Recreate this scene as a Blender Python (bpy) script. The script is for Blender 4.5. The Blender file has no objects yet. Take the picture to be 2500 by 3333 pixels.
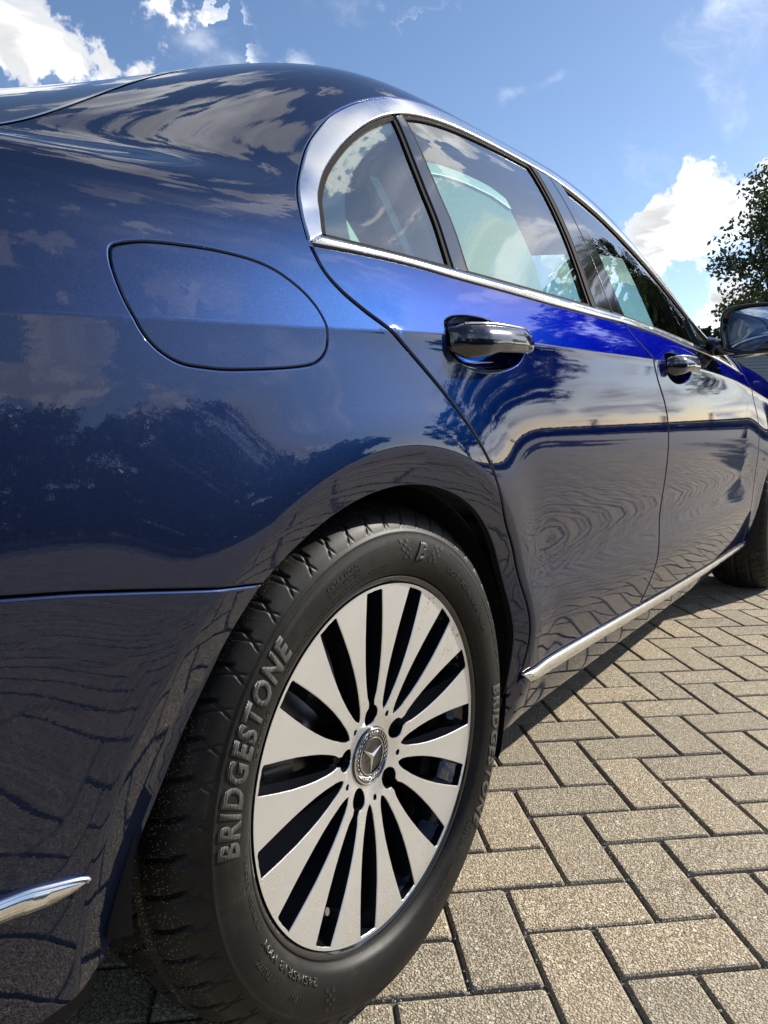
import bpy, bmesh, math, random
import numpy as np
from mathutils import Vector, Matrix
from mathutils.geometry import delaunay_2d_cdt
random.seed(7); rng = np.random.default_rng(11)
scene = bpy.context.scene
R = math.radians
# ------------------------------------------------------------------ camera, sky, sun, exposure
camd = bpy.data.cameras.new('camera'); cam = bpy.data.objects.new('camera', camd)
scene.collection.objects.link(cam); scene.camera = cam
camd.sensor_fit = 'VERTICAL'; camd.sensor_height = 36.0; camd.lens = 36.0*2454.2/3333.0
camd.clip_start = 0.02; camd.clip_end = 3000
cam.location = (-0.7428, -1.4528, 0.7784)
_yaw, _pit, _rol = 0.6324, -0.1335, -0.0032
_f = Vector((math.cos(_pit)*math.cos(_yaw), math.cos(_pit)*math.sin(_yaw), math.sin(_pit)))
_r = Vector((math.sin(_yaw), -math.cos(_yaw), 0)); _u = _r.cross(_f)
_r2 = math.cos(_rol)*_r+math.sin(_rol)*_u; _u2 = -math.sin(_rol)*_r+math.cos(_rol)*_u
cam.rotation_euler = Matrix((_r2, _u2, -_f)).transposed().to_euler()

SUN_AZ, SUN_EL = R(-26), R(30)       # azimuth from the car's forward axis (+x), elevation
sund = bpy.data.lights.new('sun', 'SUN'); sun = bpy.data.objects.new('sun', sund)
scene.collection.objects.link(sun)
sund.energy = 5.0; sund.angle = R(0.53); sund.color = (1.0, 0.94, 0.84)
_sd = Vector((math.cos(SUN_EL)*math.cos(SUN_AZ), math.cos(SUN_EL)*math.sin(SUN_AZ), math.sin(SUN_EL)))
sun.rotation_euler = _sd.to_track_quat('Z', 'Y').to_euler()

scene.view_settings.view_transform = 'Standard'; scene.view_settings.look = 'None'
scene.view_settings.exposure = 0.6; scene.view_settings.gamma = 1.0
scene.view_settings.use_curve_mapping = False
scene.render.engine = 'CYCLES'
scene.cycles.max_bounces = 8; scene.cycles.glossy_bounces = 4; scene.cycles.transmission_bounces = 6
scene.cycles.transparent_max_bounces = 16; scene.cycles.use_denoising = True
scene.cycles.caustics_reflective = False; scene.cycles.caustics_refractive = False
scene.cycles.blur_glossy = 0.3

class NT:
    """small helper to write node trees"""
    def __init__(s, tree): s.t = tree; s.n = tree.nodes; s.l = tree.links
    def node(s, kind, **kw):
        n = s.n.new(kind); ins = kw.pop('ins', {})
        for k, v in kw.items(): setattr(n, k, v)
        for k, v in ins.items():
            if isinstance(v, bpy.types.NodeSocket): s.l.new(v, n.inputs[k])
            else: n.inputs[k].default_value = v
        return n
    def math(s, op, a, b=None, c=None, clamp=False):
        n = s.n.new('ShaderNodeMath'); n.operation = op; n.use_clamp = clamp
        for i, v in enumerate((a, b, c)):
            if v is None: continue
            if isinstance(v, bpy.types.NodeSocket): s.l.new(v, n.inputs[i])
            else: n.inputs[i].default_value = v
        return n.outputs[0]
    def vmath(s, op, a, b=None):
        n = s.n.new('ShaderNodeVectorMath'); n.operation = op
        for i, v in enumerate((a, b)):
            if v is None: continue
            if isinstance(v, bpy.types.NodeSocket): s.l.new(v, n.inputs[i])
            elif op == 'SCALE' and i == 1: n.inputs['Scale'].default_value = v
            else: n.inputs[i].default_value = v
        return n
    def ramp(s, fac, a, b, smooth=True):
        n = s.n.new('ShaderNodeMapRange'); n.interpolation_type = 'SMOOTHSTEP' if smooth else 'LINEAR'
        s.l.new(fac, n.inputs[0]); n.inputs[1].default_value = a; n.inputs[2].default_value = b
        return n.outputs[0]
    def mix(s, fac, a, b, mode='MIX'):
        n = s.n.new('ShaderNodeMix'); n.data_type = 'RGBA'; n.blend_type = mode
        for i, v in ((0, fac), (6, a), (7, b)):
            if isinstance(v, bpy.types.NodeSocket): s.l.new(v, n.inputs[i])
            else: n.inputs[i].default_value = v if i == 0 else (tuple(v)+(1,))[:4]
        return n.outputs[2]
    def noise(s, vec, scale, detail=4, rough=.55, dim='3D', dist=0):
        n = s.n.new('ShaderNodeTexNoise'); n.noise_dimensions = dim
        if vec is not None: s.l.new(vec, n.inputs['Vector'])
        n.inputs['Scale'].default_value = scale; n.inputs['Detail'].default_value = detail
        n.inputs['Roughness'].default_value = rough; n.inputs['Distortion'].default_value = dist
        return n.outputs['Fac']

def build_world():
    w = bpy.data.worlds.new('World'); scene.world = w; w.use_nodes = True
    T = NT(w.node_tree); T.n.clear()
    sky = T.node('ShaderNodeTexSky', sky_type='NISHITA', sun_disc=False, sun_elevation=SUN_EL,
                 sun_rotation=math.atan2(_sd.x, _sd.y), altitude=50, air_density=0.85, dust_density=0.6, ozone_density=2.2)
    tc = T.node('ShaderNodeTexCoord').outputs['Generated']
    d = T.vmath('NORMALIZE', tc).outputs[0]
    sp = T.node('ShaderNodeSeparateXYZ', ins={0: d})
    z = T.math('ADD', T.math('MAXIMUM', sp.outputs[2], 0.0), 0.22)
    p = T.node('ShaderNodeCombineXYZ', ins={0: T.math('DIVIDE', sp.outputs[0], z), 1: T.math('DIVIDE', sp.outputs[1], z), 2: 3.7}).outputs[0]
    warp = T.node('ShaderNodeTexNoise', ins={'Vector': p, 'Scale': 2.6, 'Detail': 3.0})
    pw = T.vmath('ADD', p, T.vmath('SCALE', T.vmath('SUBTRACT', warp.outputs['Color'], (.5, .5, .5)).outputs[0], .34).outputs[0]).outputs[0]
    n1 = T.noise(pw, 3.0, 8, .55)
    n2 = T.noise(T.vmath('ADD', pw, (.045, -.03, .03)).outputs[0], 3.0, 8, .55)   # the same clouds seen a step towards the sun
    wisp = T.noise(T.vmath('MULTIPLY', pw, (1.0, 2.2, 1)).outputs[0], 1.5, 8, .62)
    # cumulus banks, each where it stands in the sky: azimuth, elevation, half width (degrees), amount
    BL = CLOUDS
    acc = None
    dn = T.vmath('ADD', d, T.vmath('SCALE', T.vmath('SUBTRACT', T.node('ShaderNodeTexNoise', ins={'Vector': d, 'Scale': 9.0, 'Detail': 6.0, 'Roughness': .6}).outputs['Color'], (.5, .5, .5)).outputs[0], .085).outputs[0]).outputs[0]
    for az, el, hw, am in BL:
        c = (math.cos(R(el))*math.cos(R(az)), math.cos(R(el))*math.sin(R(az)), math.sin(R(el)))
        dot = T.vmath('DOT_PRODUCT', dn, c).outputs['Value']
        m = T.math('MULTIPLY', T.ramp(dot, math.cos(R(hw*1.25)), math.cos(R(hw*.45))), am)
        acc = m if acc is None else T.math('MAXIMUM' if am > 0 else 'ADD', acc, m)
    cov = T.math('ADD', T.math('MULTIPLY', acc, .40), T.math('SUBTRACT', n1, .085))
    m1 = T.ramp(cov, .52, .86)
    m2 = T.math('MULTIPLY', T.ramp(wisp, .53, .80), .50)
    mask = T.math('MULTIPLY', T.math('MAXIMUM', m1, m2), T.ramp(sp.outputs[2], -.02, .006))
    lit = T.ramp(T.math('SUBTRACT', n1, n2), -.035, .06)
    thick = T.ramp(cov, .66, .98)
    g = T.math('MULTIPLY', T.math('ADD', .60, T.math('MULTIPLY', lit, .40)), T.math('SUBTRACT', 1.0, T.math('MULTIPLY', thick, .36)))
    ccol = T.vmath('SCALE', (.98, .985, 1.0)); ccol.inputs['Scale'].default_value = 1
    T.l.new(T.math('MULTIPLY', g, CLOUD_GAIN), ccol.inputs['Scale'])
    col = T.mix(mask, T.vmath('MULTIPLY', sky.outputs[0], SKY_TINT).outputs[0], ccol.outputs[0])
    bg = T.node('ShaderNodeBackground', ins={'Color': col, 'Strength': 0.1})
    out = T.node('ShaderNodeOutputWorld'); T.l.new(bg.outputs[0], out.inputs[0])
CLOUD_GAIN = 12.0
SKY_TINT = (.97, 1.02, 1.08)
CLOUDS = [(60.5, 27, 6.5, 1.0), (70, 25, 8, 1.0), (44.5, 32, 2.0, .40), (37, 25.5, 2.0, .34), (19, 7.5, 4.5, .9), (12, 9.0, 6.5, 1.0), (6.5, 14, 5, 1.0),
          (-67, 18, 5, .9), (-58, 11, 5, .8), (-48, 16, 3, .7), (-53, 52, 5, .85), (-43, 41, 4, .7), (-20, 37, 5, .7), (-28, 58, 4, .7), (0, 50, 6, .9), (17, 55, 5, .8), (-6, 36, 6, .75), (12, 38, 5, .7),
          (47, 50, 5, .8), (38, 47, 4, .6), (-10, 25, 7, .55), (-20, 7, 9, .8), (-6, 5, 6, .7), (-100, 20, 14, .9), (-85, 45, 8, .8), (-150, 24, 15, .8), (150, 22, 14, .8), (105, 30, 9, .7), (50, 75, 8, .6), (38, 33, 7, -.30)]
build_world()

# ------------------------------------------------------------------ object helpers
def link(o): scene.collection.objects.link(o); return o
def thing(name, label, cat, loc=(0, 0, 0), rz=0, group=None):
    o = link(bpy.data.objects.new(name, None)); o.location = loc; o.rotation_euler = (0, 0, rz)
    o['label'] = label; o['category'] = cat
    if group: o['group'] = group
    return o
def mobj(name, verts, faces, mat, parent=None, smooth=True, normals=None, fmats=None):
    me = bpy.data.meshes.new(name)
    me.from_pydata([tuple(map(float, v)) for v in verts], [], [tuple(int(i) for i in f) for f in faces])
    for m in (mat if isinstance(mat, (list, tuple)) else [mat]): me.materials.append(m)
    if fmats is not None: me.polygons.foreach_set('material_index', fmats)
    if smooth: me.polygons.foreach_set('use_smooth', [True]*len(me.polygons))
    me.validate(); me.update()
    if normals is not None and len(normals) == len(me.vertices):
        me.normals_split_custom_set_from_vertices([tuple(map(float, n)) for n in normals])
    o = link(bpy.data.objects.new(name, me))
    if parent is not None: o.parent = parent
    return o
def bobj(name, bm, mat, parent=None, smooth=False, loc=None):
    me = bpy.data.meshes.new(name); bm.to_mesh(me); bm.free()
    for m in (mat if isinstance(mat, (list, tuple)) else [mat]): me.materials.append(m)
    if smooth: me.polygons.foreach_set('use_smooth', [True]*len(me.polygons))
    o = link(bpy.data.objects.new(name, me))
    if parent is not None: o.parent = parent
    if loc is not None: o.location = loc
    return o
def bm_box(bm, c, s, bev=0, rot=None):
    g = bmesh.ops.create_cube(bm, size=1.0)['verts']
    M = Matrix.Translation(c) @ (rot.to_4x4() if rot is not None else Matrix.Identity(4)) @ Matrix.Diagonal((*s, 1))
    bmesh.ops.transform(bm, matrix=M, verts=g)
    if bev:
        ed = {e for v in g for e in v.link_edges}
        bmesh.ops.bevel(bm, geom=list(ed), offset=bev, segments=3, affect='EDGES', profile=.6)
def bm_tube(bm, pts, rad, seg=10, cap=True, flat=1.0):
    pts = [Vector(p) for p in pts]; rings = []
    rads = rad if isinstance(rad, (list, tuple)) else [rad]*len(pts)
    up = Vector((0, 0, 1))
    for i, p in enumerate(pts):
        t = (pts[min(i+1, len(pts)-1)]-pts[max(i-1, 0)]).normalized()
        a = t.cross(up if abs(t.z) < .95 else Vector((1, 0, 0))).normalized(); b = a.cross(t)
        rings.append([bm.verts.new(p+rads[i]*(a*math.cos(2*math.pi*k/seg)*flat+b*math.sin(2*math.pi*k/seg))) for k in range(seg)])
    for i in range(len(rings)-1):
        for k in range(seg):
            bm.faces.new((rings[i][k], rings[i][(k+1) % seg], rings[i+1][(k+1) % seg], rings[i+1][k]))
    if cap:
        bm.faces.new(rings[0][::-1]); bm.faces.new(rings[-1])

# ------------------------------------------------------------------ materials
def mat(name, col=(.5, .5, .5), rough=.5, metal=0, **kw):
    m = bpy.data.materials.new(name); m.use_nodes = True
    b = m.node_tree.nodes['Principled BSDF']
    b.inputs['Base Color'].default_value = (*col, 1); b.inputs['Roughness'].default_value = rough
    b.inputs['Metallic'].default_value = metal
    for k, v in kw.items(): b.inputs[k.replace('_', ' ')].default_value = v
    return m
def paint_mat():
    m = mat('metallic_blue_paint', (.012, .03, .16), .47, 1.0)
    T = NT(m.node_tree); b = T.n['Principled BSDF']
    tc = T.node('ShaderNodeTexCoord').outputs['Object']
    fl = T.node('ShaderNodeTexVoronoi', ins={'Vector': tc, 'Scale': 1500.0})
    fine = T.node('ShaderNodeTexVoronoi', ins={'Vector': tc, 'Scale': 3000.0})
    spk = T.ramp(T.node('ShaderNodeSeparateColor', ins={0: fl.outputs['Color']}).outputs[0], .80, 1.0)
    c = T.mix(spk, (.0095, .0165, .050), (.014, .024, .068))
    T.l.new(c, b.inputs['Base Color'])
    # flakes lie at slightly different angles, each its own facet
    nrm = T.node('ShaderNodeNewGeometry').outputs['Normal']
    jit = T.vmath('SCALE', T.vmath('SUBTRACT', fine.outputs['Color'], (.5, .5, .5)).outputs[0], .09).outputs[0]
    T.l.new(T.vmath('NORMALIZE', T.vmath('ADD', nrm, jit).outputs[0]).outputs[0], b.inputs['Normal'])
    # clear coat with faint orange peel, fine swirl scratches and dust
    peel = T.noise(tc, 260, 2, .5)
    bump = T.node('ShaderNodeBump', ins={'Strength': .03, 'Distance': .0005, 'Height': peel})
    T.l.new(bump.outputs[0], b.inputs['Coat Normal'])
    b.inputs['Coat Weight'].default_value = 1.0; b.inputs['Coat Roughness'].default_value = .012; b.inputs['Coat IOR'].default_value = 1.53; b.inputs['Specular Tint'].default_value = (.30, .38, .50, 1)
    return m
def chrome_mat():
    m = mat('polished_chrome', (.93, .93, .93), .06, 1)
    T = NT(m.node_tree); tc = T.node('ShaderNodeTexCoord').outputs['Object']
    T.l.new(T.ramp(T.noise(tc, 30, 5, .7), .2, .9), T.n['Principled BSDF'].inputs['Roughness'])
    r = T.node('ShaderNodeMapRange', ins={0: T.noise(tc, 60, 4, .6), 3: .08, 4: .22})
    T.l.new(r.outputs[0], T.n['Principled BSDF'].inputs['Roughness'])
    return m
def glass_mat(name, tint, ior=1.75, rough=0.0):
    m = bpy.data.materials.new(name); m.use_nodes = True; T = NT(m.node_tree); T.n.clear()
    lw = T.node('ShaderNodeLayerWeight', ins={'Blend': .5})   # facing: one minus the cosine of the view angle
    f0 = ((ior-1)/(ior+1))**2*1.6
    frs = T.math('ADD', f0, T.math('MULTIPLY', 1-f0, T.math('POWER', lw.outputs['Facing'], 4.0)))
    tr = T.node('ShaderNodeBsdfTransparent', ins={'Color': (*tint, 1)})
    gl = T.node('ShaderNodeBsdfGlossy', ins={'Color': (1, 1, 1, 1), 'Roughness': rough})
    mx = T.node('ShaderNodeMixShader', ins={0: frs}); T.l.new(tr.outputs[0], mx.inputs[1]); T.l.new(gl.outputs[0], mx.inputs[2])
    out = T.node('ShaderNodeOutputMaterial'); T.l.new(mx.outputs[0], out.inputs[0])
    return m
def rubber_mat(name, base=(.0085, .0083, .0082), dust=1.0, rough=.58):
    m = mat(name, base, rough, Specular_IOR_Level=.22); T = NT(m.node_tree); b = T.n['Principled BSDF']
    tc = T.node('ShaderNodeTexCoord').outputs['Object']
    big = T.noise(tc, 9, 5, .65); fine = T.noise(tc, 90, 4, .7)
    grains = T.node('ShaderNodeTexVoronoi', ins={'Vector': tc, 'Scale': 620.0})
    gsel = T.math('MULTIPLY', T.math('LESS_THAN', grains.outputs['Distance'], .34), T.math('GREATER_THAN', T.node('ShaderNodeSeparateColor', ins={0: grains.outputs['Color']}).outputs[0], .80))
    film = T.math('MULTIPLY', T.ramp(T.math('ADD', T.math('MULTIPLY', big, .6), T.math('MULTIPLY', fine, .4)), .42, .75), .10*dust)
    c = T.mix(film, base, (.16, .145, .125))
    att = T.node('ShaderNodeAttribute', attribute_name='sand').outputs['Fac']
    gm = T.math('MULTIPLY', T.math('MULTIPLY', gsel, T.ramp(T.math('ADD', big, T.math('MULTIPLY', att, .3)), .5, .68)), att)
    gc = T.mix(T.node('ShaderNodeSeparateColor', ins={0: grains.outputs['Color']}).outputs[1], (.5, .42, .32), (.25, .2, .15))
    T.l.new(T.mix(gm, c, gc), b.inputs['Base Color'])
    bump = T.node('ShaderNodeBump', ins={'Strength': .22, 'Distance': .0006, 'Height': T.math('ADD', T.noise(tc, 420, 3, .6), T.math('MULTIPLY', gm, 2.0))})
    T.l.new(bump.outputs[0], b.inputs['Normal'])
    T.l.new(T.node('ShaderNodeMapRange', ins={0: film, 1: 0.0, 2: .35, 3: rough-.1, 4: rough+.2}).outputs[0], b.inputs['Roughness'])
    return m
M_PAINT = paint_mat()
M_CHROME = chrome_mat()
M_BLACK = mat('black_gloss_trim', (.006, .006, .008), .07, 0, Coat_Weight=.6)
M_SEAL = mat('black_rubber_seal', (.005, .005, .005), .85, Specular_IOR_Level=.15)
M_DARK = mat('dark_felt_liner', (.006, .006, .007), .9)
M_GAP_SHADE = mat('painted_gap_shade', (.003, .003, .004), .9)  # near-black colour standing in for the shade inside the panel gaps
M_GLASS = glass_mat('green_tinted_glass', (.74, .92, .86), 1.85)
M_GLASSD = glass_mat('dark_tinted_glass', (.22, .30, .34), 2.7)
M_TYRE = rubber_mat('tyre_rubber')
M_TYREL = mat('raised_rubber_lettering', (.10, .10, .10), .5)
# ------------------------------------------------------------------ the body surface of the car
def nspl(xs, ys):
    xs=np.array(xs,float); ys=np.array(ys,float); n=len(xs); h=np.diff(xs)
    A=np.eye(n); b=np.zeros(n)
    for i in range(1,n-1):
        A[i,i-1]=h[i-1]; A[i,i]=2*(h[i-1]+h[i]); A[i,i+1]=h[i]
        b[i]=6*((ys[i+1]-ys[i])/h[i]-(ys[i]-ys[i-1])/h[i-1])
    m=np.linalg.solve(A,b)
    def f(x):
        x=np.asarray(x,float); i=np.clip(np.searchsorted(xs,x)-1,0,n-2)
        xx=np.clip(x,xs[0],xs[-1]); t=xx-xs[i]; H=h[i]
        a=(m[i+1]-m[i])/(6*H); bb=m[i]/2; c=(ys[i+1]-ys[i])/H-H*(2*m[i]+m[i+1])/6
        v=((a*t+bb)*t+c)*t+ys[i]
        d=(3*a*t+2*bb)*t+c
        return v+d*(x-xx)
    return f
# plan width at the shoulder crease and its height
PW=nspl([-1.12,-1.0,-.8,-.6,-.4,-.2,0,.3,.7,1.2,2.0,2.5,2.9,3.3,3.6,3.74],[.60,.735,.84,.887,.911,.924,.930,.928,.922,.920,.915,.910,.902,.862,.74,.55])
ZC=nspl([-1.1,-.6,-.35,-.1,.15,.4,.75,1.1,1.45,1.9,2.3,3.0,3.7],[.825,.845,.855,.866,.878,.883,.889,.893,.889,.870,.838,.77,.70])
ZB=nspl([-1.1,-.5,0,.4,1.2,1.7,2.1,2.6,3.1,3.7],[.93,.955,.968,.972,.970,.958,.936,.905,.85,.77])
HH=nspl([-1.1,-.8,-.5,-.28,-.065,.10,.32,.53,.80,1.1,1.4,1.7,2.0,2.2,2.5,3.1,3.7],[.12,.17,.26,.41,.60,.755,.915,.975,1.0,1.02,.97,.79,.47,.25,.10,.08,.04])
# lower profile (door / quarter): z -> offset from plan width
DO=nspl([.12,.18,.22,.26,.30,.36,.42,.46,.52,.58,.66,.74,.82,.87,.90],[-.16,-.085,-.055,-.036,-.022,-.009,.001,.0005,-.004,.000,.008,.011,.006,.0,-.005])
QU=nspl([.12,.18,.22,.26,.30,.36,.42,.48,.54,.60,.66,.74,.82,.87,.90],[-.13,-.085,-.06,-.042,-.030,-.016,-.006,.001,.009,.016,.0175,.0115,.001,-.007,-.0105])
def sst(a,b,x):
    t=np.clip((x-a)/(b-a),0,1); return t*t*(3-2*t)
ARCH=[(-.008,.322,.366),(2.90,.322,.366)]
def lower(x,z):
    w=sst(.04,.42,x)*(1-sst(2.1,2.5,x))
    o=QU(z)*(1-w)+DO(z)*w
    zc=ZC(x)
    y=PW(x)+o-(QU(zc)*(1-w)+DO(zc)*w)
    am=.0008+.0024*sst(-.15,.1,x)
    y=y+am*(np.exp(-np.clip(zc-z,0,1)/.015)-1)
    # arch: flare and the chamfered lip band
    for ax,az,ar in ARCH:
        r=np.hypot(x-ax,z-az)
        y=y+0.006*np.exp(-((r-ar-.05)/.06)**2)*(1-sst(zc-.12,zc-.02,z))
        e=np.clip(ar+.050-r,0,.06)
        y=y-.30*(np.sqrt(e*e+.004**2)-.004)*(r<ar+.09)
    return y
KN=np.array([0,.05,.10,.30,.46,.56,.75,1.2])
def upper_pts(x):
    zc=ZC(x);zb=ZB(x);h=HH(x);p=PW(x)
    sh=(p-.92)
    yy=[p, p-.0225, p-.046, .789+sh, .709+sh*.9, .635+sh*.8, .46+sh*.5, 0*x]
    zz=[zc, zc+(zb-zc)*.53, zb, zb+.172*h, zb+.305*h, zb+.385*h, zb+.45*h, zb+.49*h]
    return np.array(yy),np.array(zz)
def spl_fixed(kn,Y):  # Y (n,m)
    n=len(kn); h=np.diff(kn); A=np.zeros((n,n)); 
    A[0,0]=1;A[n-1,n-1]=2*h[-1];A[n-1,n-2]=h[-1]
    B=np.zeros((n,)+Y.shape[1:])
    for i in range(1,n-1):
        A[i,i-1]=h[i-1]; A[i,i]=2*(h[i-1]+h[i]); A[i,i+1]=h[i]
        B[i]=6*((Y[i+1]-Y[i])/h[i]-(Y[i]-Y[i-1])/h[i-1])
    return A,B
def S(x,v):
    x=np.asarray(x,float)+0*np.asarray(v,float); v=np.asarray(v,float)+0*x
    zc=ZC(x); low=v<zc
    yl=lower(x,np.minimum(v,zc)); 
    Y,Z=upper_pts(x)
    k=np.clip(v-zc,0,1.2)
    out=[]
    for arr,clamp in ((Y,None),(Z,0.0)):
        n=len(KN); h=np.diff(KN); A,B=spl_fixed(KN,arr)
        sl=(arr[-1]-arr[-2])/h[-1]
        B[n-1]=6*((0 if arr is Z else -.46/.45)-sl) if False else 6*((0.0 if clamp is not None else sl*1.0)-sl)
        M=np.linalg.solve(A,B.reshape(n,-1)).reshape(B.shape)
        i=np.clip(np.searchsorted(KN,k.ravel()).reshape(k.shape)-1,0,n-2)
        g=lambda Q,j: np.take_along_axis(Q,j[None],0)[0] if Q.ndim>1 else Q[j]
        t=k-KN[i];H=h[i]
        m0=g(M,i);m1=g(M,i+1);y0=g(arr,i);y1=g(arr,i+1)
        out.append(((m1-m0)/(6*H)*t+m0/2)*t*t+((y1-y0)/H-H*(2*m0+m1)/6)*t+y0)
    # round the crease over a few mm
    y=np.where(low,yl,out[0]); z=np.where(low,v,out[1])
    return np.stack([x,-y,z],-1)
def NRM(x,v,e=.0015):
    a=S(x+e,v)-S(x-e,v); b=S(x,v+e)-S(x,v-e)
    n=np.cross(b,a); n=-n
    n/= np.linalg.norm(n,axis=-1,keepdims=True)+1e-12
    return n
def catm(P, n=8):
    P = np.array(P, float)
    if len(P) < 3: return P
    Q = np.vstack([2*P[0]-P[1], P, 2*P[-1]-P[-2]]); out = []
    for i in range(1, len(Q)-2):
        t = np.linspace(0, 1, n, endpoint=False)[:, None]
        a, b, c, d = Q[i-1], Q[i], Q[i+1], Q[i+2]
        out.append(.5*((2*b)+(c-a)*t+(2*a-5*b+4*c-d)*t*t+(3*b-a-3*c+d)*t**3))
    out.append(P[-1:]); return np.vstack(out)
def smoothpts(P, it=2):
    P = np.array(P, float)
    for _ in range(it):
        Q = P.copy(); Q[1:-1] = .25*P[:-2]+.5*P[1:-1]+.25*P[2:]; P = Q
    return P
def path(*segs):
    out = []
    for s in segs:
        p = catm(s) if len(s) > 2 else np.array(s, float)
        out.append(p)
    P = np.vstack(out)
    keep = [0]
    for i in range(1, len(P)):
        if np.hypot(*(P[i]-P[keep[-1]])) > 1e-4: keep.append(i)
    P = P[keep]
    if np.hypot(*(P[0]-P[-1])) < 1e-4: P = P[:-1]
    return P
def resample(P, d=.012, closed=True):
    Q = np.vstack([P, P[:1]]) if closed else P
    out = []
    for a, b in zip(Q[:-1], Q[1:]):
        L = np.hypot(*(b-a)); n = max(1, int(math.ceil(L/d)))
        for k in range(n): out.append(a+(b-a)*k/n)
    if not closed: out.append(Q[-1])
    # drop points that crowd together
    res = [out[0]]
    for p in out[1:]:
        if np.hypot(*(p-res[-1])) > .003: res.append(p)
    if closed and np.hypot(*(res[0]-res[-1])) < .003: res.pop()
    return np.array(res)
def area2(P): x, y = P[:, 0], P[:, 1]; return .5*np.sum(x*np.roll(y, -1)-np.roll(x, -1)*y)
def outn(P):
    """outward unit normals of a counter-clockwise closed polygon"""
    a = P-np.roll(P, 1, 0); b = np.roll(P, -1, 0)-P
    a /= np.linalg.norm(a, axis=1)[:, None]+1e-12; b /= np.linalg.norm(b, axis=1)[:, None]+1e-12
    na = np.stack([a[:, 1], -a[:, 0]], 1); nb = np.stack([b[:, 1], -b[:, 0]], 1)
    n = na+nb; l = np.linalg.norm(n, axis=1)[:, None]; n = n/np.maximum(l, .5)
    return n
def inpoly(P, Q):
    x, y = Q[:, 0], Q[:, 1]; c = np.zeros(len(Q), bool); n = len(P); j = n-1
    for i in range(n):
        xi, yi = P[i]; xj, yj = P[j]
        m = ((yi > y) != (yj > y)) & (x < (xj-xi)*(y-yi)/((yj-yi) or 1e-12)+xi); c ^= m; j = i
    return c
def dist_poly(P, Q):
    d = np.full(len(Q), 9.)
    A = P; B = np.roll(P, -1, 0)
    for a, b in zip(A, B):
        ab = b-a; t = np.clip(((Q-a)@ab)/(ab@ab+1e-12), 0, 1)
        d = np.minimum(d, np.linalg.norm(Q-(a+t[:, None]*ab), axis=1))
    return d
RIGHT_ONLY = False
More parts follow.
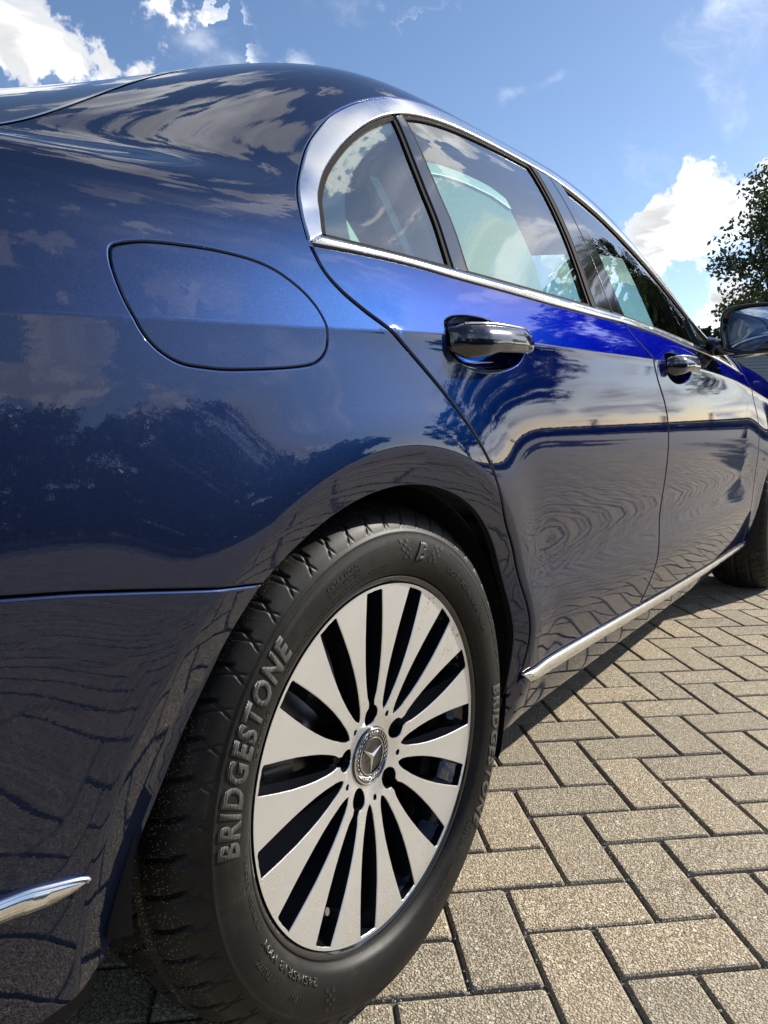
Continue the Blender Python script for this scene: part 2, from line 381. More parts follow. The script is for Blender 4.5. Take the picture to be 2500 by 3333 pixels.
def panel(name, outer, mat, parent, holes=(), gap=.0035, roll=.0028, depth=.012, off=0.0, grid=.02, mirror=True, feat=True, thick=False, bd=.012, label=None, nofeat_arch=False, pillow=0):
    """a skin of the body surface inside a contour drawn on it, with rolled edges turned inwards"""
    par1, par2 = parent if isinstance(parent, tuple) else (parent, parent)
    loops = []
    P = resample(np.array(outer, float), bd)
    if area2(P) < 0: P = P[::-1]
    P = resample(P, bd)
    loops.append((P, 1))
    for h in holes:
        H = resample(np.array(h, float), bd)
        if area2(H) < 0: H = H[::-1]
        loops.append((H, -1))
    V2 = []; E = []; rings = []
    for (L, sg) in loops:
        n = outn(L); C = L-n*sg*(gap*.5+roll)
        i0 = len(V2); V2 += [tuple(c) for c in C]; m = len(C)
        E += [(i0+k, i0+(k+1) % m) for k in range(m)]
        rings.append((i0, m, n*sg, C))
    lo = P.min(0); hi = P.max(0)
    gx, gv = np.meshgrid(np.arange(lo[0], hi[0], grid), np.arange(lo[1], hi[1], grid), indexing='ij')
    gx = gx+((np.arange(gx.shape[1]) % 2)*grid*.5)[None, :]
    pts = np.stack([gx.ravel(), gv.ravel()], 1)
    if feat:
        fx = np.arange(lo[0], hi[0], .010); ex = []
        for dv in (-.007, -.0022, .0022, .007): ex.append(np.stack([fx, ZC(fx)+dv], 1))
        zz = dist_crease = np.abs(pts[:, 1]-ZC(pts[:, 0])); pts = pts[zz > .013]
        if not nofeat_arch:
            for ax, az, ar in ARCH:
                th = np.arange(-.3, math.pi+.3, .024)
                for dr in (.041, .0475, .0525, .059):
                    q = np.stack([ax+(ar+dr)*np.cos(th), az+(ar+dr)*np.sin(th)], 1); ex.append(q[q[:, 1] < ZC(q[:, 0])-.015])
                rr = np.hypot(pts[:, 0]-ax, pts[:, 1]-az); pts = pts[np.abs(rr-ar-.05) > .014]
        pts = np.vstack([pts]+ex)
    inner = np.array([V2[k] for k in range(rings[0][0], rings[0][1])])
    k = inpoly(inner, pts) & (dist_poly(inner, pts) > .005)
    pts = pts[k]
    for r in rings[1:]:
        Hh = r[3]; k = (~inpoly(Hh, pts)) & (dist_poly(Hh, pts) > .005); pts = pts[k]
    nb = len(V2); V2 += [tuple(p) for p in pts]
    res = delaunay_2d_cdt([Vector(v) for v in V2], E, [], 0, 1e-7)
    vv = np.array([(v.x, v.y) for v in res[0]]); F = res[2]
    orig = res[3]; omap = {}
    for i, ol in enumerate(orig):
        for o_ in ol: omap[o_] = i
    F = np.array([f for f in F if len(f) == 3]); cen = vv[F].mean(1)
    ok = inpoly(inner, cen)
    for r in rings[1:]: ok &= ~inpoly(r[3], cen)
    F = [tuple(f) for f in F[ok]]
    x, v = vv[:, 0], vv[:, 1]
    Pn = NRM(x, v); P3 = S(x, v)+Pn*off
    if pillow:
        dd = dist_poly(inner, vv); w = np.clip(dd/pillow, 0, 1); e = 6e-4
        gx_ = (dist_poly(inner, vv+[e, 0])-dist_poly(inner, vv-[e, 0])); gy_ = (dist_poly(inner, vv+[0, e])-dist_poly(inner, vv-[0, e]))
        gl = np.hypot(gx_, gy_)+1e-9; flat_ = gl < 1e-3; ox, oy = -gx_/gl, -gy_/gl
        t3 = S(x+ox*2e-3, v+oy*2e-3)-S(x, v); t3 -= (t3*Pn).sum(1)[:, None]*Pn; t3 /= np.linalg.norm(t3, axis=1)[:, None]+1e-12
        edge = np.zeros(len(vv), bool)
        for k_ in range(rings[0][1]): edge[omap[k_]] = True
        t3[edge | (gl < 6e-4)] = 0
        P3 = P3+Pn*(pillow*.45*(1-(1-w)**2))[:, None]
        Pb = Pn.copy(); Pn = Pn+t3*(.8*(1-w))[:, None]; Pn /= np.linalg.norm(Pn, axis=1)[:, None]
        for (i0, m, n, C) in rings:
            ids_ = [omap[i0+q] for q in range(m)]; e2_ = .002; tt = S(C[:, 0]+n[:, 0]*e2_, C[:, 1]+n[:, 1]*e2_)-S(C[:, 0], C[:, 1]); bn_ = Pb[ids_]
            tt -= (tt*bn_).sum(1)[:, None]*bn_; tt /= np.linalg.norm(tt, axis=1)[:, None]+1e-12; q_ = bn_+tt*.8; Pn[ids_] = q_/np.linalg.norm(q_, axis=1)[:, None]
    verts = [P3]; norms = [Pn]; cnt = len(P3)
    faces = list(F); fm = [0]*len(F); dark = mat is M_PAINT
    for (i0, m, n, C) in rings:
        ids = [omap[i0+k_] for k_ in range(m)]
        base = P3[ids]; bn = NRM(C[:, 0], C[:, 1]) if pillow else Pn[ids]
        e = .002; t = S(C[:, 0]+n[:, 0]*e, C[:, 1]+n[:, 1]*e)-S(C[:, 0], C[:, 1]); t -= (t*bn).sum(1)[:, None]*bn
        t /= np.linalg.norm(t, axis=1)[:, None]+1e-12
        prev = ids
        steps = [(math.sin(a)*roll, (1-math.cos(a))*roll, a) for a in (R(30), R(60), R(90))] if roll > 0 else []
        steps.append((roll, roll+depth, R(90)))
        for si, (so, dn_, a) in enumerate(steps):
            ring = base+t*so-bn*dn_; rn = bn*math.cos(a)+t*math.sin(a)
            cur = list(range(cnt, cnt+m)); cnt += m
            verts.append(ring); norms.append(rn)
            for k_ in range(m):
                k2 = (k_+1) % m; faces.append((prev[k_], prev[k2], cur[k2], cur[k_])); fm.append(1 if dark and si == len(steps)-1 else 0)  # body-coloured return wall coloured black here, as painted gap shade
            prev = cur
    Vv = np.vstack(verts); Nn = np.vstack(norms)
    # consistent facing: triangles against normals
    out = []
    Fa = faces
    for f in Fa:
        a, b, c = Vv[f[0]], Vv[f[1]], Vv[f[2]]; g = np.cross(b-a, c-a)
        out.append(f if g@Nn[f[0]] + g@Nn[f[1]] + g@Nn[f[2]] > 0 else tuple(reversed(f)))
    ml = [mat, M_GAP_SHADE] if dark else mat; fm = fm if dark else None
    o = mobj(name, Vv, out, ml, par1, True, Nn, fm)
    if label: o['label'] = label
    if mirror:
        o2 = mobj(name, Vv*[1, -1, 1], [tuple(reversed(f)) for f in out], ml, par2, True, Nn*[1, -1, 1], fm)
        return o, o2
    return o
def sheet(name, x0, x1, v0f, v1f, mat, parent, off=0, nx=60, nv=10, mirror=True, centre=False):
    """a plain grid of the body surface between two curves"""
    xs = np.linspace(x0, x1, nx); tt = np.linspace(0, 1, nv); X, Tt = np.meshgrid(xs, tt, indexing='ij')
    Vp = v0f(X)*(1-Tt)+v1f(X)*Tt
    P = S(X, Vp)+NRM(X, Vp)*off; N_ = NRM(X, Vp)
    def mk(P, N_, nm, flip):
        fs = []
        for i in range(nx-1):
            for j in range(nv-1):
                a = i*nv+j; f = (a, a+1, a+nv+1, a+nv); fs.append(f[::-1] if flip else f)
        return mobj(nm, P.reshape(-1, 3), fs, mat, parent, True, N_.reshape(-1, 3))
    if centre:
        P2 = np.concatenate([P, (P*[1, -1, 1])[:, ::-1]], 1); N2 = np.concatenate([N_, (N_*[1, -1, 1])[:, ::-1]], 1)
        P2 = np.delete(P2, nv, 1); N2 = np.delete(N2, nv, 1)
        nv = P2.shape[1]
        return mk(P2, N2, name, True) if True else None
    a = mk(P, N_, name, True)
    if mirror: mk(P*[1, -1, 1], N_*[1, -1, 1], name, False)
    return a

# contours on the body surface (x, v): v is the height below the shoulder crease and the girth above it
GAP_R = [(.384, .331), (.388, .36), (.386, .401), (.372, .455), (.343, .512), (.308, .566), (.26, .619), (.18, .719), (.088, .800), (-.002, .863), (-.052, .889), (-.083, .908), (-.1, .929), (-.105, .960)]
GAP_F = [(.938, .990), (.944, .951), (.975, .922), (1.012, .897), (1.022, .879), (1.045, .842), (1.080, .803), (1.102, .768), (1.118, .728), (1.130, .671), (1.135, .6), (1.132, .534), (1.118, .455), (1.104, .401), (1.080, .353), (1.045, .314)]
GAP_X = [(2.150, .884), (2.172, .856), (2.228, .801), (2.285, .751), (2.315, .690), (2.332, .60), (2.345, .50), (2.355, .40), (2.40, .264)]
def sill(x): return .338-.0375*(np.asarray(x)-.4)
BELT_B = [(-.105, .957), (-.003, .965), (.094, .970), (.211, .971), (.359, .973), (.535, .974), (.778, .980), (.955, .985), (1.186, .980), (1.40, .963), (1.70, .947), (1.96, .924), (2.08, .908)]
BELT_T = [(-.073, .976), (.045, .982), (.201, .989), (.467, .996), (.775, 1.006), (.93, 1.009), (1.02, 1.009), (1.215, 1.004), (1.462, .992), (1.684, .974), (1.90, .947), (2.03, .924)]
bb = nspl(*zip(*BELT_B)); bt = nspl(*zip(*BELT_T))
DLO_O = [(-.105, .957), (-.095, 1.0), (-.072, 1.064), (-.035, 1.14), (.010, 1.214), (.06, 1.268), (.119, 1.313), (.19, 1.347), (.272, 1.374), (.367, 1.397), (.549, 1.424), (.8, 1.436), (.98, 1.428), (1.1, 1.408), (1.206, 1.378), (1.333, 1.330), (1.532, 1.262), (1.8, 1.165), (1.93, 1.09), (2.03, 1.0), (2.08, .935), (2.085, .910)]
DLO_I = [(-.073, .976), (-.055, 1.02), (-.029, 1.081), (.018, 1.158), (.074, 1.220), (.14, 1.272), (.222, 1.316), (.326, 1.350), (.493, 1.375), (.684, 1.389), (.847, 1.392), (.97, 1.388), (1.08, 1.368), (1.19, 1.338), (1.32, 1.288), (1.5, 1.225), (1.75, 1.130), (1.87, 1.065), (1.96, .99), (2.0, .945)]
FUEL = [(-.361, .889), (-.359, .901), (-.353, .909), (-.331, .9155), (-.308, .919), (-.283, .921), (-.257, .9225), (-.23, .9225), (-.203, .921), (-.181, .917), (-.163, .910), (-.145, .899), (-.133, .887), (-.127, .876), (-.125, .865), (-.126, .853), (-.131, .841), (-.142, .831), (-.160, .824), (-.202, .819), (-.259, .8155), (-.288, .816), (-.314, .819), (-.333, .828), (-.346, .841), (-.354, .856), (-.359, .872)]
RWL = [(-1.12, .985), (-.8, 1.02), (-.62, 1.06), (-.5, 1.12), (-.40, 1.19), (-.308, 1.28), (-.232, 1.352), (-.126, 1.437), (-.04, 1.494), (.035, 1.532)]
ROOFL = [(.035, 1.532), (.3, 1.505), (.55, 1.498), (.8, 1.496), (1.0, 1.487), (1.2, 1.462), (1.4, 1.415), (1.6, 1.352), (1.8, 1.272), (2.0, 1.16), (2.12, 1.04), (2.2, .955)]
def arch_pts(i, a0, a1, n=30):
    ax, az, ar = ARCH[i]; th = np.linspace(R(a0), R(a1), n)
    return [(ax+ar*math.cos(t), az+ar*math.sin(t)) for t in th]

car = thing('car', 'glossy dark blue metallic sedan with chrome window frames parked on the pavers', 'car')
# side panel: rear wing, pillar and roof rail in one pressing
a = arch_pts(0, 128, -3)
side_outer = path([(-1.12, .71), (-.8, .682), (-.48, .647), (-.395, .636), (-.234, .611)], a, [(.357, .30), (.384, .300)],
                  GAP_R, DLO_O, [(2.15, .905), (2.165, .93)], ROOFL[::-1][1:], RWL[::-1])
HANDLE_R = [(.111, .881), (.118, .892), (.139, .900), (.175, .905), (.218, .907), (.26, .904), (.293, .899), (.318, .894), (.338, .887), (.343, .876), (.336, .863), (.315, .850), (.275, .840), (.227, .835), (.194, .8345), (.164, .838), (.135, .846), (.118, .857), (.111, .869)]
def shift(P, dx, dv, sx=1): c = np.mean(P, 0); return [((p[0]-c[0])*sx+c[0]+dx, p[1]+dv) for p in P]
FUEL_IN = (lambda P: P-outn(P)*.0012)((lambda P: P if area2(P) > 0 else P[::-1])(resample(path(FUEL), .012)))
quarter, _ = panel('side_panel', side_outer, M_PAINT, car, holes=[FUEL_IN], gap=.0016)
panel('fuel_door', path(FUEL), M_PAINT, car, roll=.0018, gap=.0016, mirror=False)
rd_outer = path(GAP_R, BELT_B[:8], GAP_F, [(x, float(sill(x))) for x in np.linspace(1.045, .40, 8)])
HANDLE_F = shift(HANDLE_R, 1.003, .012)
rdoor = panel('rear_door', rd_outer, M_PAINT, car, holes=[path(HANDLE_R)])
fd_outer = path(GAP_F, [(x, float(sill(x))) for x in np.linspace(1.045, 2.40, 12)], GAP_X[::-1], [(2.150, .884), (2.12, .900), (2.08, .906)], BELT_B[::-1][:6])
fdoor = panel('front_door', fd_outer, M_PAINT, car, holes=[path(HANDLE_F)], gap=.0070, roll=.0022)
a2 = arch_pts(1, 183, 40)
panel('front_wing', path(GAP_X[::-1], [(2.150, .884), (2.16, .93), (2.2, .955)], [(2.6, .93), (3.0, .86), (3.3, .80)], [(3.35, .60), (3.3, .57)], arch_pts(1, 35, 178), [(2.53, .264), (2.40, .264)]), M_PAINT, car)
# rear bumper and its bright strip
ARCHB = [(-.234, .611), (-.262, .575), (-.285, .535), (-.312, .485), (-.338, .43), (-.357, .385), (-.362, .35), (-.362, .325)]
panel('rear_bumper', path([(-1.12, .71), (-.8, .682), (-.48, .647), (-.395, .636), (-.234, .611)], ARCHB, [(-.39, .285), (-.44, .262), (-.6, .25), (-1.12, .25)]), M_PAINT, car, gap=.0008, roll=.0034)
bz = [(-.50, .4095), (-.47, .4085), (-.45, .405), (-.43, .4005), (-.419, .396), (-.417, .3925), (-.43, .388), (-.45, .3855), (-.47, .3865), (-.5, .3885), (-.8, .395), (-.8, .42)]
panel('bumper_strip', path(bz), M_CHROME, car, gap=0, roll=.004, off=.005, depth=.006, pillow=.009, grid=.004, feat=False)
# roof, rear window, bonnet, boot
def K(k): return lambda X: ZC(X)+k
ru = nspl(*zip(*ROOFL)); rl = nspl(*zip(*RWL))
sheet('roof', .035, 1.75, lambda X: ru(X)+.004, K(1.2), M_PAINT, car, nx=60, nv=14, centre=True)
sheet('windscreen', 1.75, 2.35, lambda X: np.minimum(ru(X)+.004, ZC(X)+.9), K(1.2), M_GLASS, car, nx=24, nv=14, centre=True)
sheet('bonnet', 2.35, 3.70, K(.12), K(1.2), M_PAINT, car, nx=50, nv=16, centre=True)
sheet('boot_lid', -1.12, -.62, lambda X: rl(X)+.004, K(1.2), M_PAINT, car, nx=20, nv=16, centre=True)
sheet('rear_window_border', -.62, .035, lambda X: rl(X)+.004, lambda X: rl(X)+.075, mat('window_frit_band', (.01, .013, .02), .12, 0, Coat_Weight=1.0), car, nx=50, nv=6)
sheet('rear_window', -.62, .035, lambda X: rl(X)+.075, K(1.2), M_GLASSD, car, nx=50, nv=14, centre=True)
sheet('window_seal', -.62, .035, lambda X: rl(X)-.001, lambda X: rl(X)+.004, M_CHROME, car, off=.001, nx=50, nv=3)
# front and rear end, closed
for nm, x0, x1 in (('front_bumper', 3.30, 3.74),):
    sheet(nm, x0, x1, lambda X: 0*X+.22, K(.12), M_PAINT, car, nx=14, nv=20)
def endcap(nm, x, sgn):
    vs = np.linspace(.22, float(ZC(x))+1.2, 40); P = S(np.full(40, x), vs); P2 = (P*[1, -1, 1])
    V = np.vstack([P, P2]); F = [(i, i+1, 41+i, 40+i) if sgn > 0 else (i, 40+i, 41+i, i+1) for i in range(39)]
    mobj(nm, V, F, M_PAINT, car, False)
endcap('nose_panel', 3.74, 1); endcap('tail_panel', -1.12, -1)
# dark inner shell right behind the skin, open at the windows and wheels
def shell():
    V = []; F = []
    xs = np.linspace(-1.1, 3.7, 161); ks = np.linspace(0, 1, 60)
    X, Kk = np.meshgrid(xs, ks, indexing='ij'); Vp = .22+(ZC(X)+.60-.22)*Kk
    P = S(X, Vp)-NRM(X, Vp)*.014
    cx = (X[:-1, :-1]+X[1:, 1:])/2; cv = (Vp[:-1, :-1]+Vp[1:, 1:])/2
    pts = np.stack([cx.ravel(), cv.ravel()], 1)
    di = path(DLO_I, BELT_T[::-1]); bad = inpoly(di, pts)
    for ax, az, ar in ARCH: bad |= np.hypot(pts[:, 0]-ax, pts[:, 1]-az) < ar+.025
    for h in (HANDLE_R, HANDLE_F): hp = path(h); bad |= inpoly(hp, pts) | (dist_poly(hp, pts) < .03)
    bad |= (pts[:, 1] > 1.48-.3*np.clip(-pts[:, 0], 0, 1)) & (pts[:, 0] < 0)
    bad = bad.reshape(cx.shape)
    nv = len(ks)
    for i in range(len(xs)-1):
        for j in range(nv-1):
            if not bad[i, j]: a = i*nv+j; F.append((a, a+1, a+nv+1, a+nv))
    P = P.reshape(-1, 3)
    n = len(P); F2 = F+[tuple(reversed([k+n for k in f])) for f in F]
    mobj('body_shell', np.vstack([P, P*[1, -1, 1]]), F2, M_GAP_SHADE, car)
shell()
# rocker, chrome sill strip, underside
ST0 = lambda x: sill(x)-.001
def sillb(x): return sill(x)-(.033-.0035*(np.asarray(x)-.4))
st = [(.384, float(sill(.384))-.002), (.42, float(sill(.42))-.0005)]+[(x, float(sill(x))) for x in np.linspace(.5, 2.42, 24)]+[(2.445, float(sill(2.445))-.006)]
st += [(2.40, float(sillb(2.40)))]+[(x, float(sillb(x))) for x in np.linspace(2.36, .50, 24)]+[(.455, float(sillb(.455))+.002), (.415, float(sillb(.415))+.010)]
panel('sill_strip', np.array(st), M_CHROME, car, gap=.001, roll=.003, off=.006, depth=.012, pillow=.009, grid=.005, feat=False, bd=.01)
panel('rocker_panel', path([(.357, .298), (.372, .296), (.384, .320), (.41, .326), (.45, .300)], [(x, float(sillb(x))) for x in np.linspace(.50, 2.40, 12)], [(2.45, .262), (2.53, .262), (2.53, .218)], [(.40, .218), (.362, .236)]), M_PAINT, car, gap=.001, feat=False)
def underside():
    bm = bmesh.new()
    for (x0, x1, w) in ((-1.1, -.40, .70), (.40, 2.5, .82), (3.28, 3.7, .6), (-.42, .42, .56), (2.48, 3.3, .56)):
        bm_box(bm, ((x0+x1)/2, 0, .215), (x1-x0, 2*w, .03))
    bobj('underside', bm, M_DARK, car)
underside()
# wheel wells
def well(i):
    ax, az, ar = ARCH[i]; n = 48; V = []; F = []
    th = np.linspace(R(-22), R(182 if i == 0 else 215), n); rr = ar+.012
    prof = [(-.900, rr-.012), (-.885, rr+.004), (-.80, rr+.012), (-.60, rr+.012), (-.56, rr-.01), (-.56, .0)]
    m = len(prof)
    for t in th:
        for y, r in prof: V.append((ax+r*math.cos(t), y, max(.2, az+r*math.sin(t)) if r > .1 else az))
    for a_ in range(n-1):
        for b in range(m-1): F.append((a_*m+b, a_*m+b+1, (a_+1)*m+b+1, (a_+1)*m+b))
    V = np.array(V)
    mobj('wheel_arch_liner', V, F, M_DARK, car); mobj('wheel_arch_liner', V*[1, -1, 1], F, M_DARK, car)
well(0); well(1)

# ------------------------------------------------------------------ windows and their frames
def band(outer, inner): return outer, inner
# bright frame: closed ring between outer and inner contour, belt strip below
frame = path(DLO_O, [(2.0, .945)], DLO_I[::-1])
panel('window_frame', frame, M_CHROME, car, gap=.002, roll=.003, off=.001, depth=.010, grid=.008, feat=False, bd=.009)
belt = path([(-.104, .9575), (-.088, .974), (-.073, .9765)], BELT_T, [(2.075, .908)], BELT_B[::-1][1:])
panel('belt_strip', belt, M_CHROME, car, gap=.004, roll=.003, off=.002, depth=.010, pillow=.006, grid=.007, feat=False, bd=.009)
BT = lambda x: float(bt(x))
DIV_L = [(.296, 1.340), (.268, 1.25), (.252, 1.17), (.240, 1.087), (.214, BT(.214)+.002)]
DIV_R = [(.322, 1.348), (.299, 1.25), (.288, 1.17), (.281, 1.087), (.256, BT(.256)+.002)]
BP_L = [(.856, 1.391), (.832, 1.318), (.818, 1.238), (.811, 1.161), (.798, 1.085), (.775, BT(.775)+.002)]
BP_S = [(.878, 1.391), (.853, 1.318), (.839, 1.238), (.832, 1.161), (.820, 1.085), (.800, BT(.8)+.002)]
BP_G = [(.948, 1.389), (.930, 1.325), (.921, 1.245), (.920, 1.165), (.913, 1.09), (.895, BT(.895)+.002)]
BP_R = [(1.005, 1.380), (.992, 1.305), (.988, 1.240), (.990, 1.178), (.992, 1.10), (.978, BT(.978)+.002)]
def seg(P, x0, x1): return [p for p in P if x0 <= p[0] <= x1]
ds = smoothpts(catm(DLO_I), 1)
def top(x0, x1): return [tuple(p) for p in ds if x0 < p[0] < x1 and p[1] > 1.05 or (x0 < p[0] < x1 and p[0] < .1)]
def bot(x0, x1): return [(x, BT(x)) for x in np.linspace(x0, x1, 10)]
dl = catm(DLO_I)
i0 = [p for p in map(tuple, dl)]
q_top = [p for p in i0 if p[0] < .296]
g1 = path(np.array(q_top), DIV_L, np.array(bot(.214, -.073)))
def cv(lst): return np.array(lst)
panel('quarter_window', g1, M_GLASS, car, gap=0, roll=0, off=-.007, depth=.001, feat=False, grid=.03)
g2 = path(DIV_R[::-1], cv([p for p in i0 if .322 < p[0] < .856]), BP_L, cv(bot(.775, .256)))
rw = panel('door_window', g2, M_GLASS, rdoor, gap=0, roll=0, off=-.007, depth=.001, feat=False, grid=.03, mirror=True)
g3 = path(BP_R[::-1], cv([p for p in i0 if p[0] > 1.005]), cv(bot(1.99, .978)))
fw = panel('door_window', g3, M_GLASS, fdoor, gap=0, roll=0, off=-.007, depth=.001, feat=False, grid=.03)
panel('window_divider', path(DIV_L[::-1], DIV_R), M_BLACK, rdoor, gap=.001, roll=.002, off=-.0015, depth=.012, feat=False, grid=.012)
panel('window_seal', path(BP_L[::-1], BP_S), M_SEAL, rdoor, gap=.0005, roll=.002, off=-.001, depth=.012, feat=False, grid=.012)
panel('pillar_cover', path(BP_S[::-1], BP_G), M_BLACK, rdoor, gap=.003, roll=.002, off=-.001, depth=.012, feat=False, grid=.012)
panel('pillar_cover', path(BP_G[::-1], BP_R), M_BLACK, fdoor, gap=.003, roll=.002, off=-.001, depth=.012, feat=False, grid=.012)
# inner seal following the frame, and the sash triangle where the mirror stands
def inset(P, d):
    P = resample(np.array(P), .01);
    if area2(P) < 0: P = P[::-1]
    return P-outn(P)*d
for g, par in ((g1, car), (g2, rdoor), (g3, fdoor)):
    panel('window_seal', resample(np.array(g), .01), M_SEAL, par, holes=[inset(g, .009)], gap=0, roll=.001, off=-.004, depth=.012, feat=False, grid=.02, bd=.012)
panel('mirror_base', path([(1.62, BT(1.62)+.004), (1.66, 1.10), (1.72, 1.128)], [(1.87, 1.055), (1.955, .985), (1.985, .948)]), M_BLACK, fdoor, gap=0, roll=.002, off=.001, depth=.008, feat=False, grid=.02)
frit = mat('ceramic_frit', (.012, .011, .013), .06, 0, Coat_Weight=.8)
FR = [(.262, 1.30), (.164, 1.241), (.099, 1.187), (.051, 1.127), (.019, 1.067), (-.001, 1.016), (-.012, .981)]
panel('quarter_window_border', path(np.array(q_top), [(.29, 1.33), (.262, 1.30)], FR, [(-.03, .980)]), frit, car, gap=.001, roll=0, off=-.0085, depth=.001, feat=False, grid=.02, mirror=False)
# ------------------------------------------------------------------ door handles, mirror, interior
def handle(P, door, sx=1, right=True):
    P = np.array(P); x0, x1 = P[:, 0].min(), P[:, 0].max()
    sgn = 1 if right else -1
    # bowl behind the bar
    H = resample(path(P), .012); H = H if area2(H) > 0 else H[::-1]
    c = H.mean(0); V = []; n = len(H); Fc = []
    for k, (sc, dp) in enumerate(((1.0, -.002), (.97, .006), (.90, .014), (.75, .021), (.5, .025), (.2, .026))):
        q = c+(H-c)*sc; p = S(q[:, 0], q[:, 1])-NRM(q[:, 0], q[:, 1])*dp; V.append(p)
    for k in range(5):
        for i in range(n): Fc.append((k*n+i, k*n+(i+1) % n, (k+1)*n+(i+1) % n, (k+1)*n+i))
    Fc.append(tuple(5*n+i for i in range(n)))
    V = np.vstack(V)*[1, sgn, 1]
    mobj('handle_recess', V, Fc, M_PAINT, door)
    # bar: thick at the rear, slimmer in front, bowed outwards
    secs = []; m = 20; ns = 26
    xs = np.linspace(x0+.004, x1-.002, ns)
    for i, x in enumerate(xs):
        t = i/(ns-1)
        vc = .872+(.006*t)+(float(np.mean(P[:, 1]))-.870); 
        zt = np.interp(t, [0, .08, .3, .7, .92, 1], [.008, .0165, .019, .0175, .0145, .006])
        yt = np.interp(t, [0, .08, .3, .7, .92, 1], [.006, .011, .012, .0115, .010, .005])
        out = np.interp(t, [0, .06, .2, .45, .7, .9, 1], [-.006, .010, .024, .030, .029, .018, -.004])
        zb = np.interp(t, [0, .1, .22, .35, .8, 1], [.010, .012, .007, 0, 0, .003])
        base = S(x, vc); nn = NRM(x, vc)
        ring = []
        for k in range(m):
            a = 2*math.pi*k/m; ca, sa = math.cos(a), math.sin(a)
            up = zt*np.sign(sa)*abs(sa)**.8+(-zb if sa < 0 else 0)*abs(sa); ou = yt*np.sign(ca)*abs(ca)**.75
            lean = .25*up
            ring.append(base+nn*(out+ou-max(0, up)*.30)+np.array([0, 0, 1])*up)
        secs.append(ring)
    V = np.array(secs).reshape(-1, 3)*[1, sgn, 1]; F = []
    for i in range(ns-1):
        for k in range(m): F.append((i*m+k, i*m+(k+1) % m, (i+1)*m+(k+1) % m, (i+1)*m+k))
    F.append(tuple(range(m))[::-1]); F.append(tuple((ns-1)*m+k for k in range(m)))
    hb = mobj('door_handle', V, F, M_HANDLE, door)
    bm = bmesh.new(); pts = [Vector(V[i*m+m//4-1]*[1, 1, 1])+Vector((0, -sgn*.0005, .0012)) for i in range(2, ns-2)]
    bm_tube(bm, pts, .0016, 8); bobj('handle_trim', bm, M_CHROME, door, True)
M_HANDLE = mat('dark_lacquered_handle', (.003, .004, .012), .12, 0, Coat_Weight=1.0, Coat_Roughness=.02)
for rt in (True, False):
    handle(HANDLE_R, rdoor[0] if rt else rdoor[1], right=rt); handle(HANDLE_F, fdoor[0] if rt else fdoor[1], right=rt)

def mirror_unit(sg):
    """door mirror: rounded housing, glass facing backwards, arm to the sash"""
    yc, zc_, xg = -1.012, 1.010, 1.690
    pr = [(-.098, -.050), (-.085, -.062), (-.03, -.071), (.05, -.066), (.095, -.045), (.110, -.010), (.108, .030), (.088, .056), (.04, .070), (-.03, .073), (-.085, .066), (-.104, .048), (-.107, 0.0)]
    pr = resample(path(np.array(pr+pr[:1])), .012)
    def ring(scale, x): return [(x, sg*(yc-a*scale*1.0)if False else sg*(yc-(a*scale)), zc_+b*scale) for a, b in pr]
    V = []; F = []; n = len(pr)
    lay = [(.80, xg+.012), (.86, xg+.002), (.90, xg-.004), (.97, xg-.006), (1.0, xg+.004), (1.02, xg+.03), (.98, xg+.07), (.86, xg+.11), (.62, xg+.135), (.25, xg+.147)]
    for s_, x_ in lay: V += ring(s_, x_)
    for k in range(len(lay)-1):
        for i in range(n): F.append((k*n+i, k*n+(i+1) % n, (k+1)*n+(i+1) % n, (k+1)*n+i))
    F.append(tuple(range((len(lay)-1)*n, len(lay)*n)))
    h = mobj('door_mirror', V, F, M_BLACK, car)
    G = ring(.83, xg+.003); cen = (xg+.003, sg*yc, zc_)
    # slightly convex glass turned towards the driver
    Gv = []; 
    for s_ in (1, .8, .6, .4, .2):
        for (x_, y_, z_) in ring(.83*s_, xg+.004): Gv.append((x_-.006*(1-s_*s_)+(-sg*(y_-sg*yc))*0.10*(-1), y_, z_))
    Gv.append((xg-.002, sg*yc, zc_)); Gf = []
    for k in range(4):
        for i in range(n): Gf.append((k*n+i, k*n+(i+1) % n, (k+1)*n+(i+1) % n, (k+1)*n+i))
    for i in range(n): Gf.append((4*n+i, 4*n+(i+1) % n, 5*n))
    mobj('mirror_glass', Gv, Gf, M_MIRROR, h)
    bm = bmesh.new()
    bm_tube(bm, [(1.72, sg*-.865, .968), (1.725, sg*-.905, .963), (1.735, sg*-.94, .965), (1.74, sg*-.975, .968)], [.030, .024, .020, .022], 14, flat=1.2)
    bobj('mirror_arm', bm, M_BLACK, h, True)
    bm = bmesh.new(); bm_tube(bm, [(1.72, sg*-.93, .935), (1.712, sg*-.96, .936), (1.705, sg*-1.0, .940), (1.702, sg*-1.04, .944)], [.006, .009, .008, .003], 8)
    bobj('mirror_trim', bm, M_CHROME, h, True)
M_MIRROR = mat('mirror_silvering', (.30, .36, .46), .02, 1)
mirror_unit(1); mirror_unit(-1)

